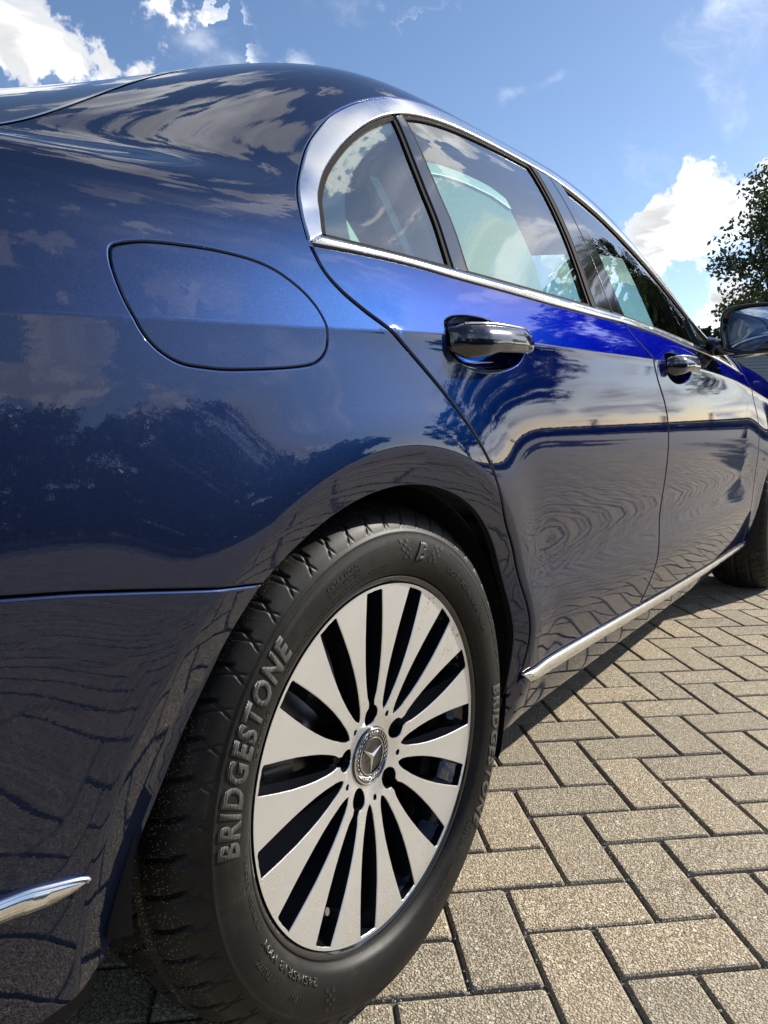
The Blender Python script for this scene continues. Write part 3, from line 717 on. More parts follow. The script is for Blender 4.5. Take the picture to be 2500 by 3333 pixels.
def rounded(name, c, s, m, parent, bev=.05, rot=None, sub=2):
    bm = bmesh.new(); bm_box(bm, (0, 0, 0), s, bev)
    o = bobj(name, bm, m, parent, True); o.location = c
    if rot: o.rotation_euler = rot
    return o
M_LEATHER = mat('pale_grey_leather', (.32, .33, .33), .5)
M_LINER = mat('pale_headliner', (.42, .43, .42), .9)
for s_ in (1, -1):
    fs = rounded('front_seat', (.98, s_*.36, .80), (.16, .50, .62), M_LEATHER, car, .06, (0, -.25, 0)); rounded('seat_cushion', (.30, 0, -.30), (.50, .50, .16), M_LEATHER, fs, .05, (0, .25, 0))
    rounded('headrest', (-.03, 0, .40), (.10, .27, .18), M_LEATHER, fs, .04)
bs = rounded('rear_seat', (.10, 0, .80), (.20, 1.25, .60), M_LEATHER, car, .06, (0, -.35, 0)); rounded('seat_cushion', (.34, 0, -.28), (.50, 1.25, .16), M_LEATHER, bs, .05, (0, .35, 0))
for y_ in (-.4, .4): rounded('headrest', (-.02, y_, .36), (.09, .28, .16), M_LEATHER, bs, .035)
rounded('parcel_shelf', (-.32, 0, .93), (.55, 1.1, .03), M_DARK, car, .01)
rounded('dashboard', (1.86, 0, .85), (.40, 1.42, .22), M_DARK, car, .06)
rounded('cabin_floor', (.8, 0, .30), (2.4, 1.5, .03), M_DARK, car, .01)
bm = bmesh.new()
sw = [(0, .18*math.cos(t), .18*math.sin(t)) for t in np.linspace(0, 2*math.pi, 33)]
bm_tube(bm, sw, .014, 8, cap=False); o = bobj('steering_wheel', bm, M_DARK, car, True); o.location = (1.55, .36, .90); o.rotation_euler = (0, -.4, 0)
sheet('headliner', .10, 1.62, lambda X: ru(X)-.02, K(1.2), M_LINER, car, off=-.03, nx=30, nv=12, centre=True)
# perforated blind pulled up inside the rear door window
def blind_mat():
    m = bpy.data.materials.new('perforated_sun_blind'); m.use_nodes = True; T = NT(m.node_tree); T.n.clear()
    tc = T.node('ShaderNodeTexCoord').outputs['Object']
    v = T.node('ShaderNodeTexVoronoi', ins={'Vector': tc, 'Scale': 420.0, 'Randomness': .25})
    hole = T.ramp(v.outputs['Distance'], .22, .34)
    cl = T.mix(hole, (.11, .18, .17), (.34, .50, .47))
    d = T.node('ShaderNodeBsdfDiffuse', ins={'Color': cl}); tl = T.node('ShaderNodeBsdfTranslucent', ins={'Color': cl})
    a = T.node('ShaderNodeMixShader', ins={0: .3}); T.l.new(d.outputs[0], a.inputs[1]); T.l.new(tl.outputs[0], a.inputs[2])
    tr = T.node('ShaderNodeBsdfTransparent'); b_ = T.node('ShaderNodeMixShader', ins={0: T.math('MULTIPLY', T.math('SUBTRACT', 1.0, hole), .5)})
    T.l.new(a.outputs[0], b_.inputs[1]); T.l.new(tr.outputs[0], b_.inputs[2])
    T.l.new(b_.outputs[0], T.node('ShaderNodeOutputMaterial').inputs[0]); return m
M_BLIND = blind_mat()
bl = path([(.262, BT(.3)-.03), (.285, 1.12), (.293, 1.262)], [(.30, 1.268), (.373, 1.280), (.479, 1.286), (.586, 1.283), (.650, 1.266)], [(.655, 1.26), (.655, 1.10), (.60, BT(.6)-.03)])
panel('sun_blind', bl, M_BLIND, rdoor[0], gap=0, roll=0, off=-.035, depth=.001, feat=False, grid=.03, mirror=False)
M_TEAL = mat('blind_rail_plastic', (.30, .44, .42), .35)
panel('blind_rail', path([(.293, 1.262), (.373, 1.280), (.479, 1.286), (.586, 1.283), (.650, 1.266)], [(.652, 1.238), (.648, 1.236)], [(.586, 1.252), (.479, 1.256), (.373, 1.250), (.292, 1.234)]), M_TEAL, rdoor[0], gap=0, roll=.002, off=-.030, depth=.01, feat=False, grid=.01, mirror=False)
M_BELT = mat('woven_seat_belt', (.40, .50, .47), .7)
def strap(x0, v0, x1, v1, w, off):
    t = np.linspace(0, 1, 14); X = x0+(x1-x0)*t; Vv = v0+(v1-v0)*t
    n = NRM(X, Vv); A = S(X-w, Vv)-n*off; B = S(X+w, Vv)-n*off
    V = np.vstack([A, B]); F = [(i, i+1, 15+i, 14+i) for i in range(13)]
    mobj('seat_belt', V, F, M_BELT, car)
strap(.215, 1.24, .20, .93, .011, .05); strap(.10, 1.15, .115, .93, .019, .07)

# ------------------------------------------------------------------ wheels
TP = [(-.200, .236), (-.212, .243), (-.222, .262), (-.2255, .280), (-.222, .298), (-.214, .311), (-.205, .3215), (-.190, .329), (-.168, .3345), (-.105, .3385), (-.042, .3345), (-.019, .3292), (-.004, .3222), (.006, .3115), (.0125, .2985), (.0165, .287), (.0182, .274), (.0175, .262), (.0135, .250), (.007, .2425), (.001, .2395), (-.006, .2385)]
TPc = catm(TP, 14)
_d = np.r_[0, np.cumsum(np.hypot(*np.diff(TPc, axis=0).T))]
_side = [(p[1], p[0]) for p in TPc if p[0] > .0005 and p[1] < .3115]; _side.sort()
def side_a(r): return np.interp(r, [p[0] for p in _side], [p[1] for p in _side])
NPITCH = 54
def build_tyre(mesh_only=True):
    NA = NPITCH*32
    # finer spacing on the outer shoulder and tread
    Ls = []; s = 0
    while s < _d[-1]:
        Ls.append(s); a_ = np.interp(s, _d, TPc[:, 0]); r_ = np.interp(s, _d, TPc[:, 1])
        s += .0016 if (r_ > .294 and a_ > -.075) else .004
    Ls.append(_d[-1]); Ls = np.array(Ls); m = len(Ls)
    A = np.interp(Ls, _d, TPc[:, 0]); Rr = np.interp(Ls, _d, TPc[:, 1])
    dA = np.gradient(A, Ls); dR = np.gradient(Rr, Ls); nl = np.hypot(dA, dR); nA, nR = -dR/nl*-1, dA/nl
    nA, nR = -dR/nl, dA/nl
    th = np.arange(NA)/NA*2*math.pi
    TH, Ai = np.meshgrid(th, A, indexing='ij'); RR = np.broadcast_to(Rr, TH.shape)
    def band_(x, c, w, e=.0012): return 1-np.clip((np.abs(x-c)-w)/e, 0, 1)
    dep = np.zeros_like(TH)
    for c_ in (-.052, -.105, -.158): dep = np.maximum(dep, .0062*band_(Ai, c_, .0045, .0015)*(RR > .32))
    u = (TH/(2*math.pi)*NPITCH) % 1
    outer = (Ai > -.048) & (RR > .300)
    # long curved cuts across the shoulder rib
    t = np.clip((-.004-Ai)/.040, -1, 1.2)
    uc = .30+.42*t-.16*t*t
    lat = band_((u-uc+.5) % 1-.5, 0, .035, .035)*(Ai < .003)*(Ai > -.044)
    dep = np.maximum(dep, np.where(outer, .0048*lat*np.clip((.003-Ai)/.006, 0, 1), 0))
    # zigzag notches below them
    s_ = np.clip((.3265-RR)/.0255, 0, 1); zb = (RR > .301) & (RR < .3265) & (Ai > -.02)
    for c0, k0, w0 in ((.22, .42, .042), (.62, -.30, .026)):
        z1 = band_((u-(c0+k0*s_)+.5) % 1-.5, 0, w0*(1-s_*.5), .025)
        dep = np.maximum(dep, np.where(zb, .0017*z1*np.clip(np.minimum(s_, 1-s_)*6, 0, 1), 0))
    # inner ribs: slanted sipes
    inn = (Ai < -.060) & (Ai > -.2)
    sl = band_(((u*1.0+(Ai/.03)*.6)+.5) % 1-.5, 0, .035, .05); dep = np.maximum(dep, np.where(inn, .003*sl, 0))
    ridge = .0011*band_(RR, .2965, .0012, .0012)*(Ai > 0)+.0009*band_(RR, .2520, .0005, .0008)*(Ai > 0)+.0007*band_(RR, .2470, .0005, .0006)*(Ai > 0)
    rr = RR-dep*np.abs(nR)*1.0+ridge*np.sign(nR)*np.abs(nR); aa = Ai-dep*np.clip(nA*-1, -1, 1)*0+ridge*.8
    shoulder = (Ai > -.02) & (RR > .296) & (RR < .327)
    aa = np.where(shoulder, aa-dep*.7, aa); 
    X = rr*np.cos(TH); Z = rr*np.sin(TH); Y = -aa
    # the loaded contact patch is flat, the sidewall bulges a little above it
    bul = np.exp(-((Z+.285)/.035)**2)*np.exp(-(X/.10)**2); Y = Y-np.where(Ai > 0, .004, np.where(Ai < -.2, -.004, 0))*bul
    Z = np.maximum(Z, -.3315)
    V = np.stack([X, Y, Z], -1).reshape(-1, 3)
    i, j = np.meshgrid(np.arange(NA), np.arange(m-1), indexing='ij')
    a0 = i*m+j; b0 = ((i+1) % NA)*m+j
    F = np.stack([a0, b0, b0+1, a0+1], -1).reshape(-1, 4)
    me = bpy.data.meshes.new('tyre'); me.vertices.add(len(V)); me.vertices.foreach_set('co', V.ravel())
    me.loops.add(F.size); me.loops.foreach_set('vertex_index', F.ravel().astype(np.int32))
    me.polygons.add(len(F)); me.polygons.foreach_set('loop_start', np.arange(0, F.size, 4, dtype=np.int32)); me.polygons.foreach_set('use_smooth', np.ones(len(F), bool))
    me.update(calc_edges=True); me.materials.append(M_TYRE)
    at = me.attributes.new('sand', 'FLOAT', 'POINT')
    sand = np.clip((.006-Ai)/.03, 0, 1)*(RR > .29); sand = np.maximum(sand, .10); at.data.foreach_set('value', sand.ravel().astype(np.float32))
    me.flip_normals() if False else None
    return me
ME_TYRE = build_tyre()

def text_mesh(txt, h, extr=.0005, shear=0, offset=0, spacing=1.0, width=None):
    cu = bpy.data.curves.new('t', 'FONT'); cu.body = txt; cu.size = 1.0; cu.shear = shear; cu.offset = offset; cu.space_character = spacing; cu.resolution_u = 3
    o = bpy.data.objects.new('t', cu); scene.collection.objects.link(o)
    bpy.context.view_layer.update(); dg = bpy.context.evaluated_depsgraph_get(); me = bpy.data.meshes.new_from_object(o.evaluated_get(dg))
    bpy.data.objects.remove(o); bpy.data.curves.remove(cu)
    bm = bmesh.new(); bm.from_mesh(me); bpy.data.meshes.remove(me)
    ys = [v.co.y for v in bm.verts]; xs = [v.co.x for v in bm.verts]; y0, y1, x0, x1 = min(ys), max(ys), min(xs), max(xs)
    k = h/(y1-y0); kx = k if width is None else width/(x1-x0)
    for v in bm.verts: v.co = Vector(((v.co.x-x0)*kx, (v.co.y-y0)*k, 0))
    if h > .006:
        n = int(h/.003)
        for q in range(1, n): bmesh.ops.bisect_plane(bm, geom=bm.verts[:]+bm.edges[:]+bm.faces[:], plane_co=(0, h*q/n, 0), plane_no=(0, 1, 0))
    r = bmesh.ops.extrude_face_region(bm, geom=bm.faces[:])
    for v in r['geom']:
        if isinstance(v, bmesh.types.BMVert): v.co.z += extr
    bmesh.ops.recalc_face_normals(bm, faces=bm.faces)
    return bm, (x1-x0)*kx
def wrap(bm, a0, rbase, afun, flip=False, lift=.0002):
    """bend a flat text round the wheel; a0 start angle in degrees, running clockwise"""
    rm = rbase
    for v in bm.verts:
        if not flip: ang = R(a0)-v.co.x/rm; r = rbase+v.co.y
        else: ang = R(a0)+v.co.x/rm; r = rbase-v.co.y
        a_ = float(afun(r))+v.co.z+lift
        v.co = Vector((r*math.cos(ang), -a_, r*math.sin(ang)))
def merge(dst, src):
    me = bpy.data.meshes.new('x'); src.to_mesh(me); src.free(); dst.from_mesh(me); bpy.data.meshes.remove(me)
def side_text(dst, txt, a0, r, h, span=None, **kw):
    w = None if span is None else R(span)*(r+h/2)
    flip = kw.pop('flip', False); lift = kw.pop('lift', .0002)
    bm, _ = text_mesh(txt, h, width=w, **kw); wrap(bm, a0, r, side_a, flip, lift); merge(dst, bm)
def build_letters():
    big = bmesh.new(); small = bmesh.new(); dark = bmesh.new()
    for a0 in (178.5,):
        side_text(big, 'BRIDGESTONE', a0, .2648, .0275, 44, shear=.22, offset=.042, spacing=1.16, extr=.0007)
        # slanting stroke ahead of the first letter
    for a0, s in ((88, 1), (-88, -1)):
        pass
    side_text(small, 'OUTSIDE', 158, .2545, .0060, 11); side_text(small, 'OUTSIDE', -40, .2545, .0060, 11)
    side_text(small, '245/45R18 100Y', -127, .2525, .0085, 29, offset=.01, extr=.0007)
    side_text(small, 'TUBELESS  RADIAL', -160, .2525, .0055, 20)
    side_text(dark, 'TURANZA', -88, .2740, .0160, 22, shear=.2, offset=.03); side_text(small, 'T005', -76, .2570, .0110, 10, shear=.2)
    side_text(dark, 'TURANZA', 103-4, .2740, .0001+.0160, 22, shear=.2, offset=.03) if False else None
    side_text(small, 'EXTRA LOAD', 116, .2735, .0055, 12); side_text(small, 'TREADWEAR 300 TRACTION A', 116.5, .2680, .0028, 13); side_text(small, 'TEMPERATURE A   1571', 116, .2640, .0028, 12)
    side_text(small, 'SAFETY WARNING  SERIOUS INJURY MAY RESULT FROM TYRE FAILURE DUE TO', 138, .2560, .0038, 48); side_text(small, 'UNDERINFLATION  OVERLOADING  FOLLOW OWNERS MANUAL  PLACARD IN VEHICLE', 137, .2510, .0030, 46)
    side_text(small, 'DOT  7G1K  USH  B120', 60, .2620, .0068, 34); side_text(small, 'MADE IN JAPAN', -55, .2560, .0045, 14); side_text(small, 'TA517Z', -147, .2700, .0065, 7); side_text(small, '11911', -131, .2740, .0065, 5)
    side_text(small, 'MAX LOAD 800 KG (1764 LBS)  MAX PRESS 350 KPA', 36, .2850, .0036, 40)
    # flag pattern beside the emblem: rows of little slanted blocks
    def blocks(c, sgn, dst=dark):
        for i in range(5):
            for j in range(3):
                if (i+j) % 2: continue
                th = R(c-sgn*(1.4*j+.55*i)); r0 = .2875-.0052*i; r1 = r0-.0046; dt = R(1.25)
                q = []
                for (rr_, tt) in ((r0, th), (r0, th-dt), (r1, th-dt-sgn*R(.5)), (r1, th-sgn*R(.5))):
                    q.append(dst.verts.new((rr_*math.cos(tt), -(float(side_a(rr_))+.0007), rr_*math.sin(tt))))
                dst.faces.new(q)
    for c, sg in ((86.5, 1), (66, -1), (-66, 1), (-116, 1)): blocks(c, sg)
    # finely ribbed bands
    def ribs(t0, t1, r0, r1, n):
        for i in range(n):
            th = R(t0+(t1-t0)*i/n); dt = R(abs(t1-t0)/n*.45)
            q = [dark.verts.new((rr_*math.cos(tt), -(float(side_a(rr_))+.0008), rr_*math.sin(tt))) for rr_, tt in ((r0, th), (r0, th+dt), (r1, th+dt), (r1, th))]
            dark.faces.new(q)
    ribs(132, 92, .2840, .2895, 170); ribs(-60, -20, .2840, .2895, 170); ribs(60, 30, .2870, .2895, 110)
    # the stylised B: slash and two bowls
    b_, _ = text_mesh('B', .025, offset=.05, shear=.3, width=.020, extr=.0008); wrap(b_, 77.5, .2600, side_a); merge(dark, b_)
    b_, _ = text_mesh('/', .026, offset=.03, shear=.2, width=.012, extr=.0011); wrap(b_, 78.4, .2590, side_a, lift=.0004); merge(small, b_)
    out = []
    for b_, nm, mm in ((big, 'side_lettering', M_TYREL), (small, 'small_lettering', M_TYRES), (dark, 'raised_emblem', M_TYRED)):
        me = bpy.data.meshes.new(nm); b_.to_mesh(me); b_.free(); me.materials.append(mm); out.append(me)
    return out
def letter_mat():
    m = mat('ribbed_rubber_lettering', (.075, .072, .068), .42); T = NT(m.node_tree)
    tc = T.node('ShaderNodeTexCoord').outputs['Object']
    w = T.node('ShaderNodeTexWave', bands_direction='X', ins={'Vector': tc, 'Scale': 190.0}); w.wave_type = 'BANDS'
    b = T.node('ShaderNodeBump', ins={'Strength': .9, 'Distance': .0006, 'Height': w.outputs['Fac']}); T.l.new(b.outputs[0], T.n['Principled BSDF'].inputs['Normal'])
    T.l.new(T.mix(w.outputs['Fac'], (.02, .02, .02), (.11, .105, .10)), T.n['Principled BSDF'].inputs['Base Color'])
    return m
M_TYREL = letter_mat(); M_TYRES = mat('raised_small_lettering', (.035, .034, .032), .38); M_TYRED = mat('black_raised_emblem', (.008, .008, .008), .55)
ME_LET = build_letters()

# spokes
PH = R(80.575); FA_R = [0, .040, .056, .080, .12, .16, .20, .2285]; FA_A = [-.0205, -.0195, -.0150, -.0125, -.0085, -.0048, -.0018, 0]
def face_a(r): return np.interp(r, FA_R, FA_A)
def slot(phi, r0, r1=.2245):
    rs = [r0+.0018, r0+.006, r0+.016, .10, .12, .14, .165, .19, .21, r1-.002]; rs = sorted(set([r for r in rs if r <= r1]))
    def hw(r):
        b = np.interp(r, [.058, .07, .09, .11, .13, .16, .19, .2245], [.0042, .0066, .0114, .0149, .0170, .0184, .0180, .0166])
        return b*min(1, math.sqrt(max(0, (r-r0)/.009)) if r-r0 < .009 else 1)
    L = [(r, hw(r)) for r in rs]
    P = [(r0, 0)]+[(r, -w) for r, w in L]+[(r1, -L[-1][1]*.97)]+[(r1, -.006), (r1+.0005, 0), (r1, .006)]+[(r1, L[-1][1]*.97)]+[(r, w) for r, w in L[::-1]]
    P = np.array(P); c, s = math.cos(phi), math.sin(phi)
    return np.stack([P[:, 0]*c-P[:, 1]*s, P[:, 0]*s+P[:, 1]*c], 1)
def circ(cx, cz, r, n=28): t = np.arange(n)/n*2*math.pi; return np.stack([cx+r*np.cos(t), cz+r*np.sin(t)], 1)
def lug_pocket(phi):
    # bolt pocket with its mouth opening into the slot outside it
    P = []; R0 = .0555; r = .0146
    for t in np.linspace(R(35), R(325), 26): P.append((R0+r*math.cos(t), r*math.sin(t)))
    P = np.array(P); return P
def build_rim():
    loops = [(circ(0, 0, .2285, 150), 1), (circ(0, 0, .0385, 60), -1)]
    for k in range(15):
        phi = PH-R(24)*(k+.5); lug = (k % 5 == 2) or False
        is_lug = (k % 3 == 2)
        if is_lug:
            c, s = math.cos(phi), math.sin(phi)
            P = []
            R0, r = .0565, .0145
            for t in np.linspace(R(28), R(332), 26): P.append((R0+r*math.cos(t), r*math.sin(t)))
            sl = slot(0.0, .070); sl = sl[(sl[:, 0] > .0725)]
            lo = sl[sl[:, 1] < 0]; hi = sl[sl[:, 1] >= 0]
            # start at pocket mouth, run out along the lower side, back along the upper
            mouth = np.array(P); lowm = mouth[-1]; 
            lo = lo[np.argsort(lo[:, 0])]; hi = hi[np.argsort(-hi[:, 0])]
            full = np.vstack([mouth, lo[lo[:, 0] > lowm[0]+.002], hi[hi[:, 0] > mouth[0][0]+.002]])
            full = np.stack([full[:, 0]*c-full[:, 1]*s, full[:, 0]*s+full[:, 1]*c], 1); loops.append((full, -1))
        else:
            loops.append((slot(phi, .0615), -1))
        if k % 3 == 0:
            ph = PH-R(24)*(k+1); loops.append((circ(.0575*math.cos(ph), .0575*math.sin(ph), .0046, 16), -1))
    V2 = []; E = []; rings = []
    for L, sg in loops:
        L = resample(L, .0045)
        if area2(L) < 0: L = L[::-1]
        i0 = len(V2); V2 += [tuple(p) for p in L]; m = len(L); E += [(i0+i, i0+(i+1) % m) for i in range(m)]; rings.append((i0, m, outn(L)*sg, L, sg))
    g = np.arange(-.23, .23, .006); X, Z = np.meshgrid(g, g); pts = np.stack([X.ravel(), Z.ravel()], 1)
    ok = np.hypot(pts[:, 0], pts[:, 1]) < .2265
    for r in rings[1:]: ok &= ~inpoly(r[3], pts)
    for r in rings: ok &= dist_poly(r[3], pts) > .0022
    V2 += [tuple(p) for p in pts[ok]]
    res = delaunay_2d_cdt([Vector(v) for v in V2], E, [], 0, 1e-8); vv = np.array([(v.x, v.y) for v in res[0]]); F = np.array([f for f in res[2] if len(f) == 3])
    om = {}
    for i, ol in enumerate(res[3]):
        for o_ in ol: om[o_] = i
    cen = vv[F].mean(1); ok = np.hypot(cen[:, 0], cen[:, 1]) < .2285
    for r in rings[1:]: ok &= ~inpoly(r[3], cen)
    F = F[ok]; rad = np.hypot(vv[:, 0], vv[:, 1]); A = face_a(rad)
    V = [(x, -a_, z) for (x, z), a_ in zip(vv, A)]; faces = []; fm = []
    for f in F:
        p = vv[f]; s = (p[1]-p[0])[0]*(p[2]-p[0])[1]-(p[1]-p[0])[1]*(p[2]-p[0])[0]
        faces.append(tuple(f) if s > 0 else tuple(f[::-1])); fm.append(0)
    for i0, m, n, L, sg in rings:
        ids = [om[i0+i] for i in range(m)]; prev = ids
        small_h = len(L) < 20
        for (dd, off, mt) in ((.0010, .0006, 0), (.012, .0022, 1), (.030, .0055, 1)):
            if sg > 0: off = 0
            cur = []
            for i in range(m):
                x, z = L[i]; rr = math.hypot(x, z); o_ = -off if not small_h else off*.0
                nx, nz = n[i]; cur.append(len(V)); a_ = face_a(rr)-dd
                V.append((x+nx*off*1.0, -a_, z+nz*off*1.0))
            for i in range(m):
                j = (i+1) % m; faces.append((prev[i], prev[j], cur[j], cur[i]) if sg < 0 else (prev[i], cur[i], cur[j], prev[j])); fm.append(mt)
            prev = cur
    me = bpy.data.meshes.new('wheel_spokes'); me.from_pydata(V, [], faces); me.materials.append(M_MACH); me.materials.append(M_RIMB); me.polygons.foreach_set('material_index', fm)
    me.update()
    at = me.attributes.new('curb', 'FLOAT', 'POINT'); vals = []
    for v in V:
        r = math.hypot(v[0], v[2]); an = math.degrees(math.atan2(v[2], v[0]))
        w = max(0, min(1, (r-.150)/.055)); k = 0
        for a0, hw_ in ((-166, 8), (-150, 7), (-133, 7), (-110, 6), (-88, 9), (-62, 8), (58, 6), (33, 5)): k = max(k, 1-abs((an-a0+180) % 360-180)/hw_)
        vals.append(w*max(0, k)*1.0)
    at.data.foreach_set('value', vals)
    return me
def machined():
    m = mat('machined_aluminium', (.66, .66, .66), .22, 1); T = NT(m.node_tree); b = T.n['Principled BSDF']
    tc = T.node('ShaderNodeTexCoord').outputs['Object']; at = T.node('ShaderNodeAttribute', attribute_name='curb').outputs['Fac']
    wob = T.vmath('ADD', tc, T.vmath('SCALE', T.node('ShaderNodeTexNoise', ins={'Vector': tc, 'Scale': 45.0, 'Detail': 3.0}).outputs['Color'], .035).outputs[0]).outputs[0]
    n = T.noise(wob, 62, 2, .5); ridge = T.ramp(T.math('ABSOLUTE', T.math('SUBTRACT', n, .5)), .020, .006)
    big = T.ramp(T.math('ADD', T.noise(tc, 28, 3, .5), T.math('MULTIPLY', at, .34)), .60, .68)
    cm = T.math('MULTIPLY', T.math('MULTIPLY', ridge, big), T.ramp(at, .05, .3))
    mott = T.noise(tc, 22, 5, .6)
    base = T.mix(mott, (.80, .815, .84), (.90, .915, .94))
    T.l.new(T.mix(cm, base, (.45, .38, .26)), b.inputs['Base Color']); T.l.new(T.math('SUBTRACT', .82, T.math('MULTIPLY', cm, .7)), b.inputs['Metallic'])
    # fine turning marks, concentric with the hub
    sp = T.node('ShaderNodeSeparateXYZ', ins={0: tc}); rad = T.math('SQRT', T.math('ADD', T.math('MULTIPLY', sp.outputs[0], sp.outputs[0]), T.math('MULTIPLY', sp.outputs[2], sp.outputs[2])))
    bp_ = T.node('ShaderNodeBump', ins={'Strength': .12, 'Distance': .0004, 'Height': T.math('ADD', T.math('SINE', T.math('MULTIPLY', rad, 6500.0)), T.math('MULTIPLY', cm, -4.0))})
    T.l.new(bp_.outputs[0], b.inputs['Normal'])
    T.l.new(T.node('ShaderNodeMapRange', ins={0: T.math('ADD', T.ramp(rad, .05, .10), T.math('MULTIPLY', mott, .25)), 1: 0.0, 2: 1.25, 3: .14, 4: .33}).outputs[0], b.inputs['Roughness'])
    return m
M_MACH = machined(); M_RIMB = mat('black_lacquered_rim', (.006, .007, .010), .10, 0, Coat_Weight=.7)
ME_RIM = build_rim()
def lathe(prof, n=128, closed=False):
    V = []; F = []; m = len(prof)
    for i in range(n):
        t = 2*math.pi*i/n
        for a_, r in prof: V.append((r*math.cos(t), -a_, r*math.sin(t)))
    for i in range(n):
        for j in range(m-1):
            b = ((i+1) % n)*m; F.append((i*m+j, b+j, b+j+1, i*m+j+1))
    return V, F
def mesh_of(nm, V, F, mats, smooth=True):
    me = bpy.data.meshes.new(nm); me.from_pydata(V, [], F); me.materials.append(mats)
    if smooth: me.polygons.foreach_set('use_smooth', [True]*len(F))
    me.update(); return me
ME_BARREL = mesh_of('rim_barrel', *lathe([(-.215, .238), (-.21, .228), (-.16, .212), (-.05, .208), (-.030, .212), (-.018, .219), (-.010, .2235), (-.0045, .2275), (-.002, .2300), (.0005, .2330), (.0028, .2365), (.0022, .2392), (-.002, .2402), (-.006, .2398)]), M_RIMB)
ME_DISC = mesh_of('brake_disc', *lathe([(-.090, .160), (-.086, .161), (-.084, .158), (-.084, .085), (-.075, .080), (-.070, .055), (-.070, .0)], 64), mat('worn_iron_disc', (.22, .21, .20), .35, 1))
def caliper_mesh():
    bm = bmesh.new()
    for q in range(5):
        t = R(150+q*11); bm_box(bm, (.145*math.cos(t), .070, .145*math.sin(t)), (.055, .05, .034), .007, Matrix.Rotation(-t, 3, 'Y'))
    me = bpy.data.meshes.new('brake_caliper'); bm.to_mesh(me); bm.free(); me.materials.append(mat('cast_grey_caliper', (.14, .14, .145), .45, .6)); return me
ME_CAL = caliper_mesh()
def bolt_mesh():
    bm = bmesh.new(); bmesh.ops.create_cone(bm, cap_ends=True, segments=6, radius1=.0090, radius2=.0084, depth=.020)
    bmesh.ops.rotate(bm, verts=bm.verts, cent=(0, 0, 0), matrix=Matrix.Rotation(R(90), 3, 'X'))
    bmesh.ops.create_cone(bm, cap_ends=True, segments=24, radius1=.0130, radius2=.0130, depth=.004, matrix=Matrix.Translation((0, .012, 0)) @ Matrix.Rotation(R(90), 4, 'X'))
    me = bpy.data.meshes.new('wheel_bolt'); bm.to_mesh(me); bm.free(); me.materials.append(mat('dark_bolt_steel', (.03, .03, .032), .35, .7)); return me
ME_BOLT = bolt_mesh()
CAPA = -.0180
ME_CAP = mesh_of('hub_cap', *lathe([(-.035, .0388), (CAPA-.0020, .0384), (CAPA, .0374), (CAPA+.0008, .0360), (CAPA-.0002, .0350), (CAPA+.0002, .0262), (CAPA+.0008, .0255), (CAPA-.0004, .0246), (CAPA+.0004, .0120), (CAPA+.0006, .0)], 96), mat('black_hub_enamel', (.006, .006, .008), .06, 0, Coat_Weight=1.0))
def emblem_mesh():
    bm = bmesh.new(); A0 = CAPA+.0009; UPA = R(-98)
    for k in range(3):
        t = UPA+k*2*math.pi/3; tip = bm.verts.new((.0232*math.cos(t), -A0, .0232*math.sin(t)))
        l = bm.verts.new((.0036*math.cos(t+R(60)), -A0, .0036*math.sin(t+R(60)))); r = bm.verts.new((.0036*math.cos(t-R(60)), -A0, .0036*math.sin(t-R(60)))); c = bm.verts.new((0, -A0-.0030, 0))
        bm.faces.new((tip, l, c)); bm.faces.new((c, r, tip))
    for rr, w in ((.0243, .0008), (.0356, .0011)):
        pts = [(rr*math.cos(t), -A0, rr*math.sin(t)) for t in np.linspace(0, 2*math.pi, 73)]; bm_tube(bm, pts, w, 8, cap=False)
    def txt(s, mid, h, span, flip):
        b, w = text_mesh(s, h, extr=.0003, offset=.02, width=R(span)*.030)
        r0 = .0272 if not flip else .0272+h
        a0 = mid+span/2 if not flip else mid-span/2
        wrap(b, a0, r0, lambda r: A0-.0006, flip); merge(bm, b)
    txt('MERCEDES', -98, .0055, 92, False); txt('BENZ', 82, .0055, 42, True)
    # laurel branches on both sides
    for sgn in (1, -1):
        for q in range(8):
            t = UPA+sgn*R(62+q*12); 
            for rr, dd in ((.0288, 0), (.0322, R(3))):
                p0 = Vector((rr*math.cos(t+dd), -A0, rr*math.sin(t+dd))); t2 = t+dd+sgn*R(9); p1 = Vector(((rr+.0008)*math.cos(t2), -A0, (rr+.0008)*math.sin(t2)))
                bm_tube(bm, [p0, (p0+p1)/2, p1], [.0003, .0008, .0003], 5)
    bmesh.ops.recalc_face_normals(bm, faces=bm.faces)
    me = bpy.data.meshes.new('hub_emblem'); bm.to_mesh(me); bm.free(); me.materials.append(mat('bright_emblem_metal', (.75, .75, .74), .18, 1)); return me
ME_EMB = emblem_mesh()
def cyl_mesh(nm, p0, p1, r, m, seg=12):
    bm = bmesh.new(); bm_tube(bm, [p0, p1], r, seg); me = bpy.data.meshes.new(nm); bm.to_mesh(me); bm.free(); me.materials.append(m); return me
_va = PH-R(24*8.5); ME_VALVE = cyl_mesh('valve_stem', (.196*math.cos(_va), .035, .196*math.sin(_va)), (.188*math.cos(_va), .010, .188*math.sin(_va)), .0048, mat('valve_cap_metal', (.45, .44, .42), .3, 1))
